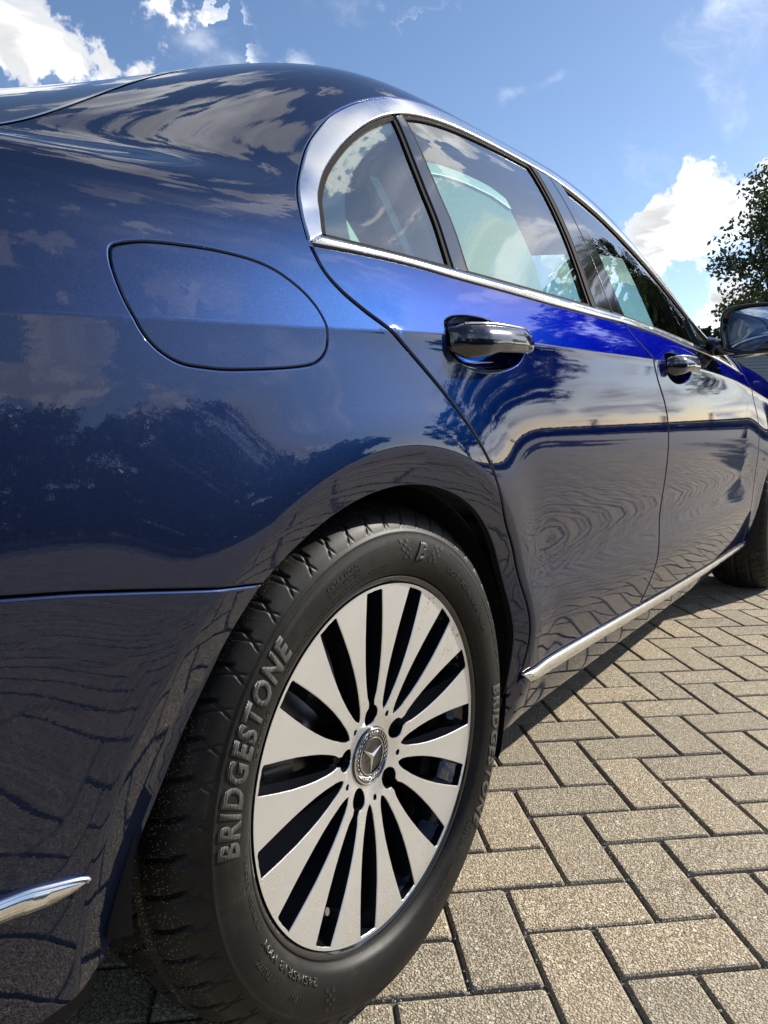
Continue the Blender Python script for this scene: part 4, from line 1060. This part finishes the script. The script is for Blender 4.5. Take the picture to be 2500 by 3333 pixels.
def wheel(x, side):
    w = link(bpy.data.objects.new('wheel', None)); w.parent = car
    w.location = (x, side*.905, .332); w.rotation_euler = (R(-.78)*(1 if side < 0 else -1) if side < 0 else R(.78), 0, 0 if side < 0 else math.pi)
    if side > 0: w.rotation_euler = (R(.78)*-1, 0, math.pi)
    def put(me, nm=None): o = link(bpy.data.objects.new(nm or me.name, me)); o.parent = w; return o
    for me in (ME_TYRE, ME_RIM, ME_BARREL, ME_DISC, ME_CAL, ME_CAP, ME_EMB, ME_VALVE): put(me)
    put(ME_LET[0]); o = put(ME_LET[0]); o.rotation_euler = (0, R(174), 0)
    for me in ME_LET[1:]: put(me)['kind'] = 'stuff'
    for k in range(5):
        ph = PH-R(24)*(2.5+3*k); b = put(ME_BOLT); b.location = (.0565*math.cos(ph), .040, .0565*math.sin(ph))
        b.rotation_euler = (0, ph, 0)
for x_ in (0, 2.90): wheel(x_, -1); wheel(x_, 1)
# ------------------------------------------------------------------ the paved forecourt
PROT, PU_, PO = -.8253, .1061, np.array([.2978, -.9337])
E1 = np.array([math.cos(PROT), math.sin(PROT)]); E2 = np.array([math.sin(PROT), -math.cos(PROT)])
def paver_mat():
    m = mat('exposed_aggregate_concrete', (.3, .27, .22), .85); T = NT(m.node_tree); b = T.n['Principled BSDF']
    P = T.node('ShaderNodeNewGeometry').outputs['Position']
    rnd = T.node('ShaderNodeAttribute', attribute_name='rnd').outputs['Fac']
    v1 = T.node('ShaderNodeTexVoronoi', ins={'Vector': P, 'Scale': 310.0}); v2 = T.node('ShaderNodeTexVoronoi', ins={'Vector': P, 'Scale': 150.0})
    s1 = T.node('ShaderNodeSeparateColor', ins={0: v1.outputs['Color']}); s2 = T.node('ShaderNodeSeparateColor', ins={0: v2.outputs['Color']})
    g = T.node('ShaderNodeValToRGB', ins={0: s1.outputs[0]}); cr = g.color_ramp; cr.interpolation = 'CONSTANT'
    cr.elements[0].color = (.17, .135, .09, 1); cr.elements[1].position = .10; cr.elements[1].color = (.43, .36, .25, 1)
    for p, c in ((.35, (.56, .48, .35)), (.55, (.66, .58, .44)), (.75, (.50, .40, .26)), (.86, (.80, .75, .65)), (.955, (.07, .065, .06)), (.985, (.40, .15, .07))):
        e = cr.elements.new(p); e.color = (*c, 1)
    pit = T.ramp(v1.outputs['Distance'], .75, .35)      # cement skin sunk between the grains
    base = T.mix(T.math('MULTIPLY', pit, .85), (.20, .17, .125), g.outputs[0])
    bigs = T.math('MULTIPLY', T.math('GREATER_THAN', s2.outputs[0], .86), T.ramp(v2.outputs['Distance'], .55, .42))
    base = T.mix(bigs, base, T.mix(s2.outputs[1], (.74, .69, .58), (.33, .26, .18)))
    stain = T.noise(P, 3.2, 6, .6); fleck = T.ramp(T.noise(P, 9, 5, .65), .60, .74)
    base = T.mix(T.math('MULTIPLY', T.ramp(stain, .35, .7), .38), base, (.36, .31, .24))
    base = T.mix(T.math('MULTIPLY', fleck, .6), base, (.13, .10, .07))
    base = T.mix(1.0, base, T.mix(rnd, (.88, .88, .85), (1.12, 1.08, 1.0)), 'MULTIPLY')
    oil = T.ramp(T.noise(P, 1.7, 5, .7), .62, .78)      # darker damp or oily patches here and there
    base = T.mix(T.math('MULTIPLY', oil, .55), base, (.10, .075, .05))
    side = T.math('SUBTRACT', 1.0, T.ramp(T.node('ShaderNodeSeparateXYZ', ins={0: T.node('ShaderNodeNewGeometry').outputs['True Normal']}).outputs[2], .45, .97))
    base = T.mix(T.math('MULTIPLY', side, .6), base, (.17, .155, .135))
    T.l.new(base, b.inputs['Base Color'])
    h = T.math('ADD', T.math('MULTIPLY', pit, 1.0), T.math('ADD', T.math('MULTIPLY', bigs, 1.2), T.math('ADD', T.math('MULTIPLY', s1.outputs[2], .9), T.math('MULTIPLY', T.noise(P, 900, 2, .6), .5))))
    bu = T.node('ShaderNodeBump', ins={'Strength': .55, 'Distance': .0024, 'Height': h}); T.l.new(bu.outputs[0], b.inputs['Normal'])
    return m
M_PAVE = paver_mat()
M_BED = mat('dark_joint_grit', (.11, .10, .085), .95)
def brick_geo(L, W, seed):
    r_ = random.Random(seed); cr = .006
    def ring(ins, z, jit=0):
        hx, hy = L/2-ins, W/2-ins; c = max(.0015, cr-ins*.3); out = []
        for sx, sy, a0 in ((1, 1, 0), (-1, 1, 90), (-1, -1, 180), (1, -1, 270)):
            for a in (10, 45, 80):
                out.append((sx*(hx-c)+c*math.cos(R(a0+a)), sy*(hy-c)+c*math.sin(R(a0+a)), z+r_.uniform(-jit, jit)))
        return out
    R_ = [ring(0, -.03), ring(0, -.0065), ring(.0022, -.0028, .0004), ring(.0046, -.0004, .0002), ring(.0075, 0)]
    V = [v for q in R_ for v in q]; F = []; n = 12
    for k in range(4):
        for i in range(n): F.append((k*n+i, k*n+(i+1) % n, (k+1)*n+(i+1) % n, (k+1)*n+i))
    F.append(tuple(range(4*n, 5*n)))
    return np.array(V), F
BG = [brick_geo(2*PU_-.0030, PU_-.0030, s) for s in range(8)]
def brick_mesh(i, rv):
    V, F = BG[i]; me = bpy.data.meshes.new('paver'); me.from_pydata(V.tolist(), [], F); me.materials.append(M_PAVE)
    at = me.attributes.new('rnd', 'FLOAT', 'POINT'); at.data.foreach_set('value', [rv]*len(V)); return me
BM = [brick_mesh(i, rv) for i in range(8) for rv in (.1, .5, .9)]
def px(P):
    d = Vector(P)-cam.location; z = d.dot(_f)
    return (1250+2454.2*d.dot(_r2)/z, 1666.5-2454.2*d.dot(_u2)/z, z) if z > .05 else None
bricks = []
for k in range(-130, 131):
    for mm in range(-70, 71):
        for (u0, v0, du, dv) in ((k+2*mm, k-2*mm, 2, 1), (1+k+2*mm, -2+k-2*mm, 1, 2)):
            c = PO+PU_*((u0+du/2)*E1+(v0+dv/2)*E2)
            if -4.5 < c[0] < 9.5 and -9 < c[1] < 5: bricks.append((c[0], c[1], PROT if du == 2 else PROT+math.pi/2))
VIS = [np.array([(-90, 3000), (420, 2860), (1000, 3200), (1360, 2600), (1540, 2230), (2050, 1890), (2620, 1800), (2620, 3560), (-90, 3560)])]
score = []
for i, (x, y, a) in enumerate(bricks):
    q = px((x, y, 0)); s = 0
    if q and -90 < q[0] < 2620 and q[1] < 3560 and inpoly(VIS[0], np.array([[q[0], q[1]]]))[0]: s = 1/(q[2]**3)
    score.append(s)
order = np.argsort(score)[::-1]; near = set(int(i) for i in order[:300] if score[i] > 0)
print('near bricks', len(near)); paving = link(bpy.data.objects.new('paving', None)); paving['kind'] = 'structure'
def bed():
    V = [(-4.6, -9.1, -.0075), (9.6, -9.1, -.0075), (9.6, 5.1, -.0075), (-4.6, 5.1, -.0075)]
    o = mobj('joint_bed', V, [(0, 1, 2, 3)], M_BED, paving, False); o['kind'] = 'stuff'
bed()
rr = random.Random(3)
SV = []; SF = []; SR = []; cnt = 0
for i, (x, y, a) in enumerate(bricks):
    dz = rr.uniform(-.0012, .0012); tx, ty, tz = rr.uniform(-.006, .006), rr.uniform(-.006, .006), rr.uniform(-.006, .006)
    if i in near:
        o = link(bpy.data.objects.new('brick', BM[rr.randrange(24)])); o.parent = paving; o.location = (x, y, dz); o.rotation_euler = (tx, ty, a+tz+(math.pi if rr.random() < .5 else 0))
    else:
        V, F = BG[rr.randrange(8)]; c, s = math.cos(a+tz), math.sin(a+tz)
        W = np.stack([x+V[:, 0]*c-V[:, 1]*s, y+V[:, 0]*s+V[:, 1]*c, V[:, 2]+dz+V[:, 0]*ty+V[:, 1]*tx], 1); SV.append(W); SR += [rr.choice((.1, .5, .9))]*len(V)
        SF += [tuple(cnt+q for q in f) for f in F]; cnt += len(V)
bf = mobj('far_bricks', np.vstack(SV), SF, M_PAVE, paving, False); bf['kind'] = 'stuff'
at = bf.data.attributes.new('rnd', 'FLOAT', 'POINT'); at.data.foreach_set('value', SR)
# loose grit swept into the joints
def grit():
    V = []; F = []; 
    r_ = random.Random(5)
    oct_ = [(1, 0, 0), (-1, 0, 0), (0, 1, 0), (0, -1, 0), (0, 0, 1), (0, 0, -1)]; of = [(0, 2, 4), (2, 1, 4), (1, 3, 4), (3, 0, 4), (2, 0, 5), (1, 2, 5), (3, 1, 5), (0, 3, 5)]
    nb = [bricks[i] for i in near]
    for (x, y, a) in nb:
        for _ in range(16):
            side = r_.random(); L, W = PU_, PU_/2
            if side < .66: lx, ly = r_.uniform(-L, L), r_.choice((-W, W))
            else: lx, ly = r_.choice((-L, L)), r_.uniform(-W, W)
            if r_.random() < .3: lx, ly = r_.choice((-L, L)), r_.choice((-W, W))
            lx += r_.gauss(0, .0022); ly += r_.gauss(0, .0022)
            s = r_.uniform(.0006, .0022)*(1.7 if r_.random() < .08 else 1); c0, s0 = math.cos(a), math.sin(a); b = len(V)
            for o in oct_:
                V.append((x+lx*c0-ly*s0+o[0]*s*r_.uniform(.6, 1.3), y+lx*s0+ly*c0+o[1]*s*r_.uniform(.6, 1.3), -.0035+s*.5+o[2]*s*r_.uniform(.5, 1)))
            F += [tuple(b+q for q in f) for f in of]
    o = mobj('joint_grit', V, F, mat('pale_stone_grit', (.34, .33, .32), .8), paving, False); o['kind'] = 'stuff'
grit()

# ------------------------------------------------------------------ ground, lawn, building, trees
def grass_mat(a=(.09, .12, .025), b_=(.20, .21, .06)):
    m = mat('mown_grass', a, .9); T = NT(m.node_tree); P = T.node('ShaderNodeNewGeometry').outputs['Position']
    T.l.new(T.mix(T.noise(P, 1.2, 8, .7), a, b_), T.n['Principled BSDF'].inputs['Base Color'])
    bu = T.node('ShaderNodeBump', ins={'Strength': .8, 'Distance': .05, 'Height': T.noise(P, 40, 4, .7)}); T.l.new(bu.outputs[0], T.n['Principled BSDF'].inputs['Normal']); return m
M_GRASS = grass_mat()
def worn_asphalt():
    m = mat('worn_asphalt', (.1, .1, .1), .85); T = NT(m.node_tree); P = T.node('ShaderNodeNewGeometry').outputs['Position']
    T.l.new(T.mix(T.noise(P, .6, 7, .65), (.07, .068, .066), (.15, .145, .135)), T.n['Principled BSDF'].inputs['Base Color']); return m
def farpave():
    m = mat('distant_paving', (.27, .24, .19), .9); T = NT(m.node_tree); P = T.node('ShaderNodeNewGeometry').outputs['Position']
    rot = T.node('ShaderNodeMapping', ins={0: P}); rot.inputs['Rotation'].default_value = (0, 0, -PROT)
    br = T.node('ShaderNodeTexBrick', ins={'Vector': rot.outputs[0], 'Color1': (.42, .37, .29, 1), 'Color2': (.37, .33, .255, 1), 'Mortar': (.07, .06, .05, 1), 'Scale': 1.0, 'Mortar Size': .004, 'Brick Width': .2122, 'Row Height': .1061})
    T.l.new(T.mix(T.ramp(T.noise(P, .5, 6, .6), .3, .7), br.outputs[0], (.34, .30, .24)), T.n['Principled BSDF'].inputs['Base Color']); return m
def flat(name, x0, y0, x1, y1, z, m):
    o = mobj(name, [(x0, y0, z), (x1, y0, z), (x1, y1, z), (x0, y1, z)], [(0, 1, 2, 3)], m, None, False); o['kind'] = 'structure'; return o
flat('ground', -1200, -1200, 1200, 1200, -.06, M_GRASS)
flat('forecourt', -22, -15, 26, 16, -.034, worn_asphalt())
def kerb():
    bm = bmesh.new()
    bm_box(bm, (2, -15.1, 0), (48, .16, .2), .02); bm_box(bm, (26.1, .5, 0), (.16, 31, .2), .02); bm_box(bm, (-22.1, .5, 0), (.16, 31, .2), .02)
    o = bobj('kerb', bm, mat('kerb_concrete', (.38, .36, .32), .85)); o['kind'] = 'structure'
kerb()

def leaf_mat(name, a, b_, tr=.35):
    m = bpy.data.materials.new(name); m.use_nodes = True; T = NT(m.node_tree); T.n.clear()
    r_ = T.node('ShaderNodeAttribute', attribute_name='tone').outputs['Fac']
    c = T.mix(r_, a, b_)
    d = T.node('ShaderNodeBsdfDiffuse', ins={'Color': c}); t = T.node('ShaderNodeBsdfTranslucent', ins={'Color': T.mix(.5, c, (.14, .17, .02))})
    g = T.node('ShaderNodeBsdfGlossy', ins={'Roughness': .35, 'Color': (1, 1, 1, 1)})
    x = T.node('ShaderNodeMixShader', ins={0: tr}); T.l.new(d.outputs[0], x.inputs[1]); T.l.new(t.outputs[0], x.inputs[2])
    y = T.node('ShaderNodeMixShader', ins={0: .05}); T.l.new(x.outputs[0], y.inputs[1]); T.l.new(g.outputs[0], y.inputs[2])
    T.l.new(y.outputs[0], T.node('ShaderNodeOutputMaterial').inputs[0]); return m
M_LEAF = leaf_mat('oak_leaves', (.020, .030, .010), (.060, .075, .022), .25)
M_LEAF2 = leaf_mat('dark_evergreen_leaves', (.018, .030, .012), (.05, .065, .022))
M_BARK = mat('grey_bark', (.07, .058, .045), .9)
def tree(label, x, y, h, cr, z0, n=9000, leaf=.12, seed=1, m=None, trunk=.22, group=None, gaps=.4, cat='tree', nc=95):
    g = np.random.default_rng(seed); root = thing('broadleaf_tree', label, cat, (x, y, -.05), 0, group)
    # limbs
    bm = bmesh.new(); zc_ = (z0+h)/2; hz = (h-z0)/2
    bm_tube(bm, [(0, 0, 0), (.05*cr*.3, .03, z0*.5), (0, .08, z0+.2*hz), (.1, 0, zc_)], [trunk, trunk*.8, trunk*.62, trunk*.35], 10)
    tips = []
    nl = 16
    for i in range(nl):
        a = i*2.4+g.uniform(-.3, .3); el = g.uniform(-.25, 1.1); L = cr*g.uniform(.72, 1.0)
        st = Vector((0, 0, z0+g.uniform(-.1, .9)*hz)); e = Vector((math.cos(a)*math.cos(el)*L, math.sin(a)*math.cos(el)*L, zc_+math.sin(el)*hz*.9)); md = (st+e)/2+Vector((g.normal(0, .15), g.normal(0, .15), .25*hz*.3))
        bm_tube(bm, [st, md, e], [trunk*.33, trunk*.17, .015], 6); tips += [e, md, (md+e)/2]
    bobj('trunk', bm, M_BARK, root, True)
    # clumps of leaves round the limb ends, thinner towards the middle
    C = []
    for i in range(nc):
        if i < len(tips): c = np.array(tips[i])
        else:
            d = g.normal(size=3); d /= np.linalg.norm(d); rr_ = g.uniform(.45, 1.0)**.6
            c = np.array([d[0]*cr*rr_, d[1]*cr*rr_, zc_+d[2]*hz*rr_])
            if d[2] < -.6: c[2] = zc_-.5*hz
        C.append(c)
    C = np.array(C); rad = g.uniform(.10, .27, nc)*cr*.85
    idx = g.integers(0, nc, n); dd = g.normal(size=(n, 3)); dd /= np.linalg.norm(dd, axis=1)[:, None]; q = g.uniform(0, 1, n)**.45
    P = C[idx]+dd*(rad[idx]*q)[:, None]*[1.15, 1.15, .7]
    keep = (np.sin(P[:, 0]*2.3/cr*3+seed)+np.sin(P[:, 1]*2.9/cr*3+2*seed)+np.sin(P[:, 2]*3.7/hz*2+seed*1.7)) > -1.2-gaps
    P = P[keep]; n = len(P)
    A = g.normal(size=(n, 3)); A /= np.linalg.norm(A, axis=1)[:, None]; B = g.normal(size=(n, 3)); B -= (A*B).sum(1)[:, None]*A; B /= np.linalg.norm(B, axis=1)[:, None]
    s = leaf*g.uniform(.6, 1.25, n)[:, None]
    V = np.stack([P-A*s*.5, P+B*s*.28, P+A*s*.5, P-B*s*.28], 1).reshape(-1, 3); F = np.arange(4*n).reshape(-1, 4)
    o = mobj('crown', V, F.tolist(), m or M_LEAF, root, False)
    tn = np.repeat(np.clip(g.uniform(0, 1, n)*.7+.3*(g.uniform(0, 1, nc)[idx[keep]]), 0, 1), 4); at = o.data.attributes.new('tone', 'FLOAT', 'POINT'); at.data.foreach_set('value', tn.astype(np.float32))
    return root
tree('big spreading oak towering above the door mirror at the right edge', 17.5, -1.4, 6.3, 3.9, .9, 95000, .11, 4, trunk=.3, gaps=1.3, nc=170)
tree('tall narrow tree just beyond the oak, mirrored in the side windows', 15.6, -2.6, 8.2, 2.9, 1.8, 26000, .16, 21, trunk=.28, gaps=.6)
tree('smaller dark tree behind the windscreen pillar, left of the door mirror', 34, 4.9, 5.6, 2.7, .8, 12000, .2, 9, M_LEAF2)
tree('bushy green tree standing over the roof of the grey clad building', 37, 2.6, 7.6, 3.6, 1.5, 12000, .22, 14)
RG = 'trees mirrored in the side of the car'
for i, (az, ds_, hh, cr_, nn) in enumerate(((-46, 17, 4.3, 3.0, 12000), (-60, 19, 5.2, 3.6, 13000), (-75, 18, 5.2, 3.4, 13000), (-92, 19, 5.6, 3.8, 13000), (-112, 20, 5.6, 3.8, 12000), (-25, 22, 6.0, 2.5, 7000), (-140, 21, 5.8, 3.9, 9000), (170, 24, 6.5, 4.0, 8000))):
    tree('lone tree mirrored in the rear door under its handle' if az == -25 else 'roadside tree in the row mirrored in the rear flank of the blue car', ds_*math.cos(R(az)), ds_*math.sin(R(az))-1.4, hh, cr_, 1.7, nn, .22, 30+i, M_LEAF2 if i % 2 else M_LEAF, group=None if az == -25 else RG, gaps=.15)
def hedge():
    g = np.random.default_rng(77); n = 26000; t = g.uniform(0, 1, n)
    az = R(-38)+t*R(-120); ds_ = 16.5+g.normal(0, .45, n); z = g.uniform(0, 1, n)**.8*2.1
    P = np.stack([ds_*np.cos(az), ds_*np.sin(az)-1.4, z], 1); P = P[P[:, 1] < -14.2+0*P[:, 0]] if False else P
    n = len(P); A = g.normal(size=(n, 3)); A /= np.linalg.norm(A, axis=1)[:, None]; B = g.normal(size=(n, 3)); B -= (A*B).sum(1)[:, None]*A; B /= np.linalg.norm(B, axis=1)[:, None]; s = .26
    V = np.stack([P-A*s*.5, P+B*s*.35, P+A*s*.5, P-B*s*.35], 1).reshape(-1, 3)
    o = mobj('hedge', V, np.arange(4*n).reshape(-1, 4).tolist(), M_LEAF2, None, False); o['kind'] = 'stuff'; o['label'] = 'clipped dark hedge bounding the forecourt'
    at = o.data.attributes.new('tone', 'FLOAT', 'POINT'); at.data.foreach_set('value', np.repeat(g.uniform(0, 1, n), 4).astype(np.float32))
hedge()
def hedge_far():
    g = np.random.default_rng(78); n = 22000; t = g.uniform(0, 1, n)
    az = R(-45)+t*R(52); ds_ = 29+g.normal(0, .4, n)
    P = np.stack([ds_*np.cos(az), ds_*np.sin(az)-1.4, g.uniform(0, 1, n)**.8*.5], 1)
    A = g.normal(size=(n, 3)); A /= np.linalg.norm(A, axis=1)[:, None]; B = g.normal(size=(n, 3)); B -= (A*B).sum(1)[:, None]*A; B /= np.linalg.norm(B, axis=1)[:, None]; s = .3
    V = np.stack([P-A*s*.5, P+B*s*.35, P+A*s*.5, P-B*s*.35], 1).reshape(-1, 3)
    o = mobj('hedge', V, np.arange(4*n).reshape(-1, 4).tolist(), M_LEAF2, None, False); o['kind'] = 'stuff'; o['label'] = 'low dark hedge beyond the lawn'
    at = o.data.attributes.new('tone', 'FLOAT', 'POINT'); at.data.foreach_set('value', np.repeat(g.uniform(0, 1, n), 4).astype(np.float32))
hedge_far()
def building():
    root = thing('clad_building', 'low grey building with horizontal siding behind the door mirror', 'building', (31, 4.6, -.05), R(-4))
    W_, D_, H_ = 13.0, 6.0, 3.25; m = mat('grey_siding_paint', (.30, .31, .34), .6); dk = mat('dark_opening', (.02, .02, .022), .8); tr = mat('white_trim_paint', (.6, .6, .6), .6)
    bm = bmesh.new(); bm_box(bm, (D_/2+.03, 0, H_/2), (D_, W_, H_)); bobj('wall', bm, m, root)
    V = []; F = []; nb = 26; hb = H_/nb
    for i in range(nb):
        z = i*hb
        for (ya, yb) in (((-W_/2, -3.3), (-.9, W_/2)) if z < 2.1 else ((-W_/2, W_/2),)):
            b = len(V); V += [(-.001, ya, z+hb), (-.035, ya, z), (0, ya, z-.001), (-.001, yb, z+hb), (-.035, yb, z), (0, yb, z-.001)]; F += [(0+b, 1+b, 4+b, 3+b), (1+b, 2+b, 5+b, 4+b)]
    o = mobj('siding_boards', V, F, m, root, False); o['kind'] = 'stuff'
    bm = bmesh.new(); bm_box(bm, (.01, -2.1, 1.05), (.05, 2.36, 2.1)); bobj('doorway', bm, dk, root)
    bm = bmesh.new(); bm_box(bm, (-.03, -.88, 1.05), (.08, .1, 2.12)); bm_box(bm, (-.03, -3.32, 1.05), (.08, .1, 2.12)); bm_box(bm, (-.03, -2.1, 2.16), (.08, 2.54, .1)); bobj('door_frame', bm, tr, root)
    bm = bmesh.new(); bm_box(bm, (D_/2, 0, H_+.08), (D_+.8, W_+.8, .16)); r = bobj('roof', bm, mat('dark_roof_edge', (.05, .05, .055), .6), root)
    bm = bmesh.new(); bm_tube(bm, [(-.5, -W_/2-.4, H_+.06), (-.5, W_/2+.4, H_+.06)], .06, 10); bobj('gutter', bm, mat('grey_gutter', (.35, .35, .37), .4), r)
building()
def fence():
    root = thing('rail_fence', 'long post and rail fence along the lawn, mirrored low in the doors', 'fence', (25, -8, -.05), 0)
    m = mat('dark_stained_timber', (.05, .04, .035), .7)
    for i in range(16):
        bm = bmesh.new(); bm_box(bm, (1.0, -14+i*2.0, .65), (.12, .12, 1.3), .01); bobj('post', bm, m, root)
    for z in (.35, .75):
        bm = bmesh.new(); bm_box(bm, (.93, 1, z), (.04, 30.1, .12), .005); bobj('rail', bm, m, root)
fence()
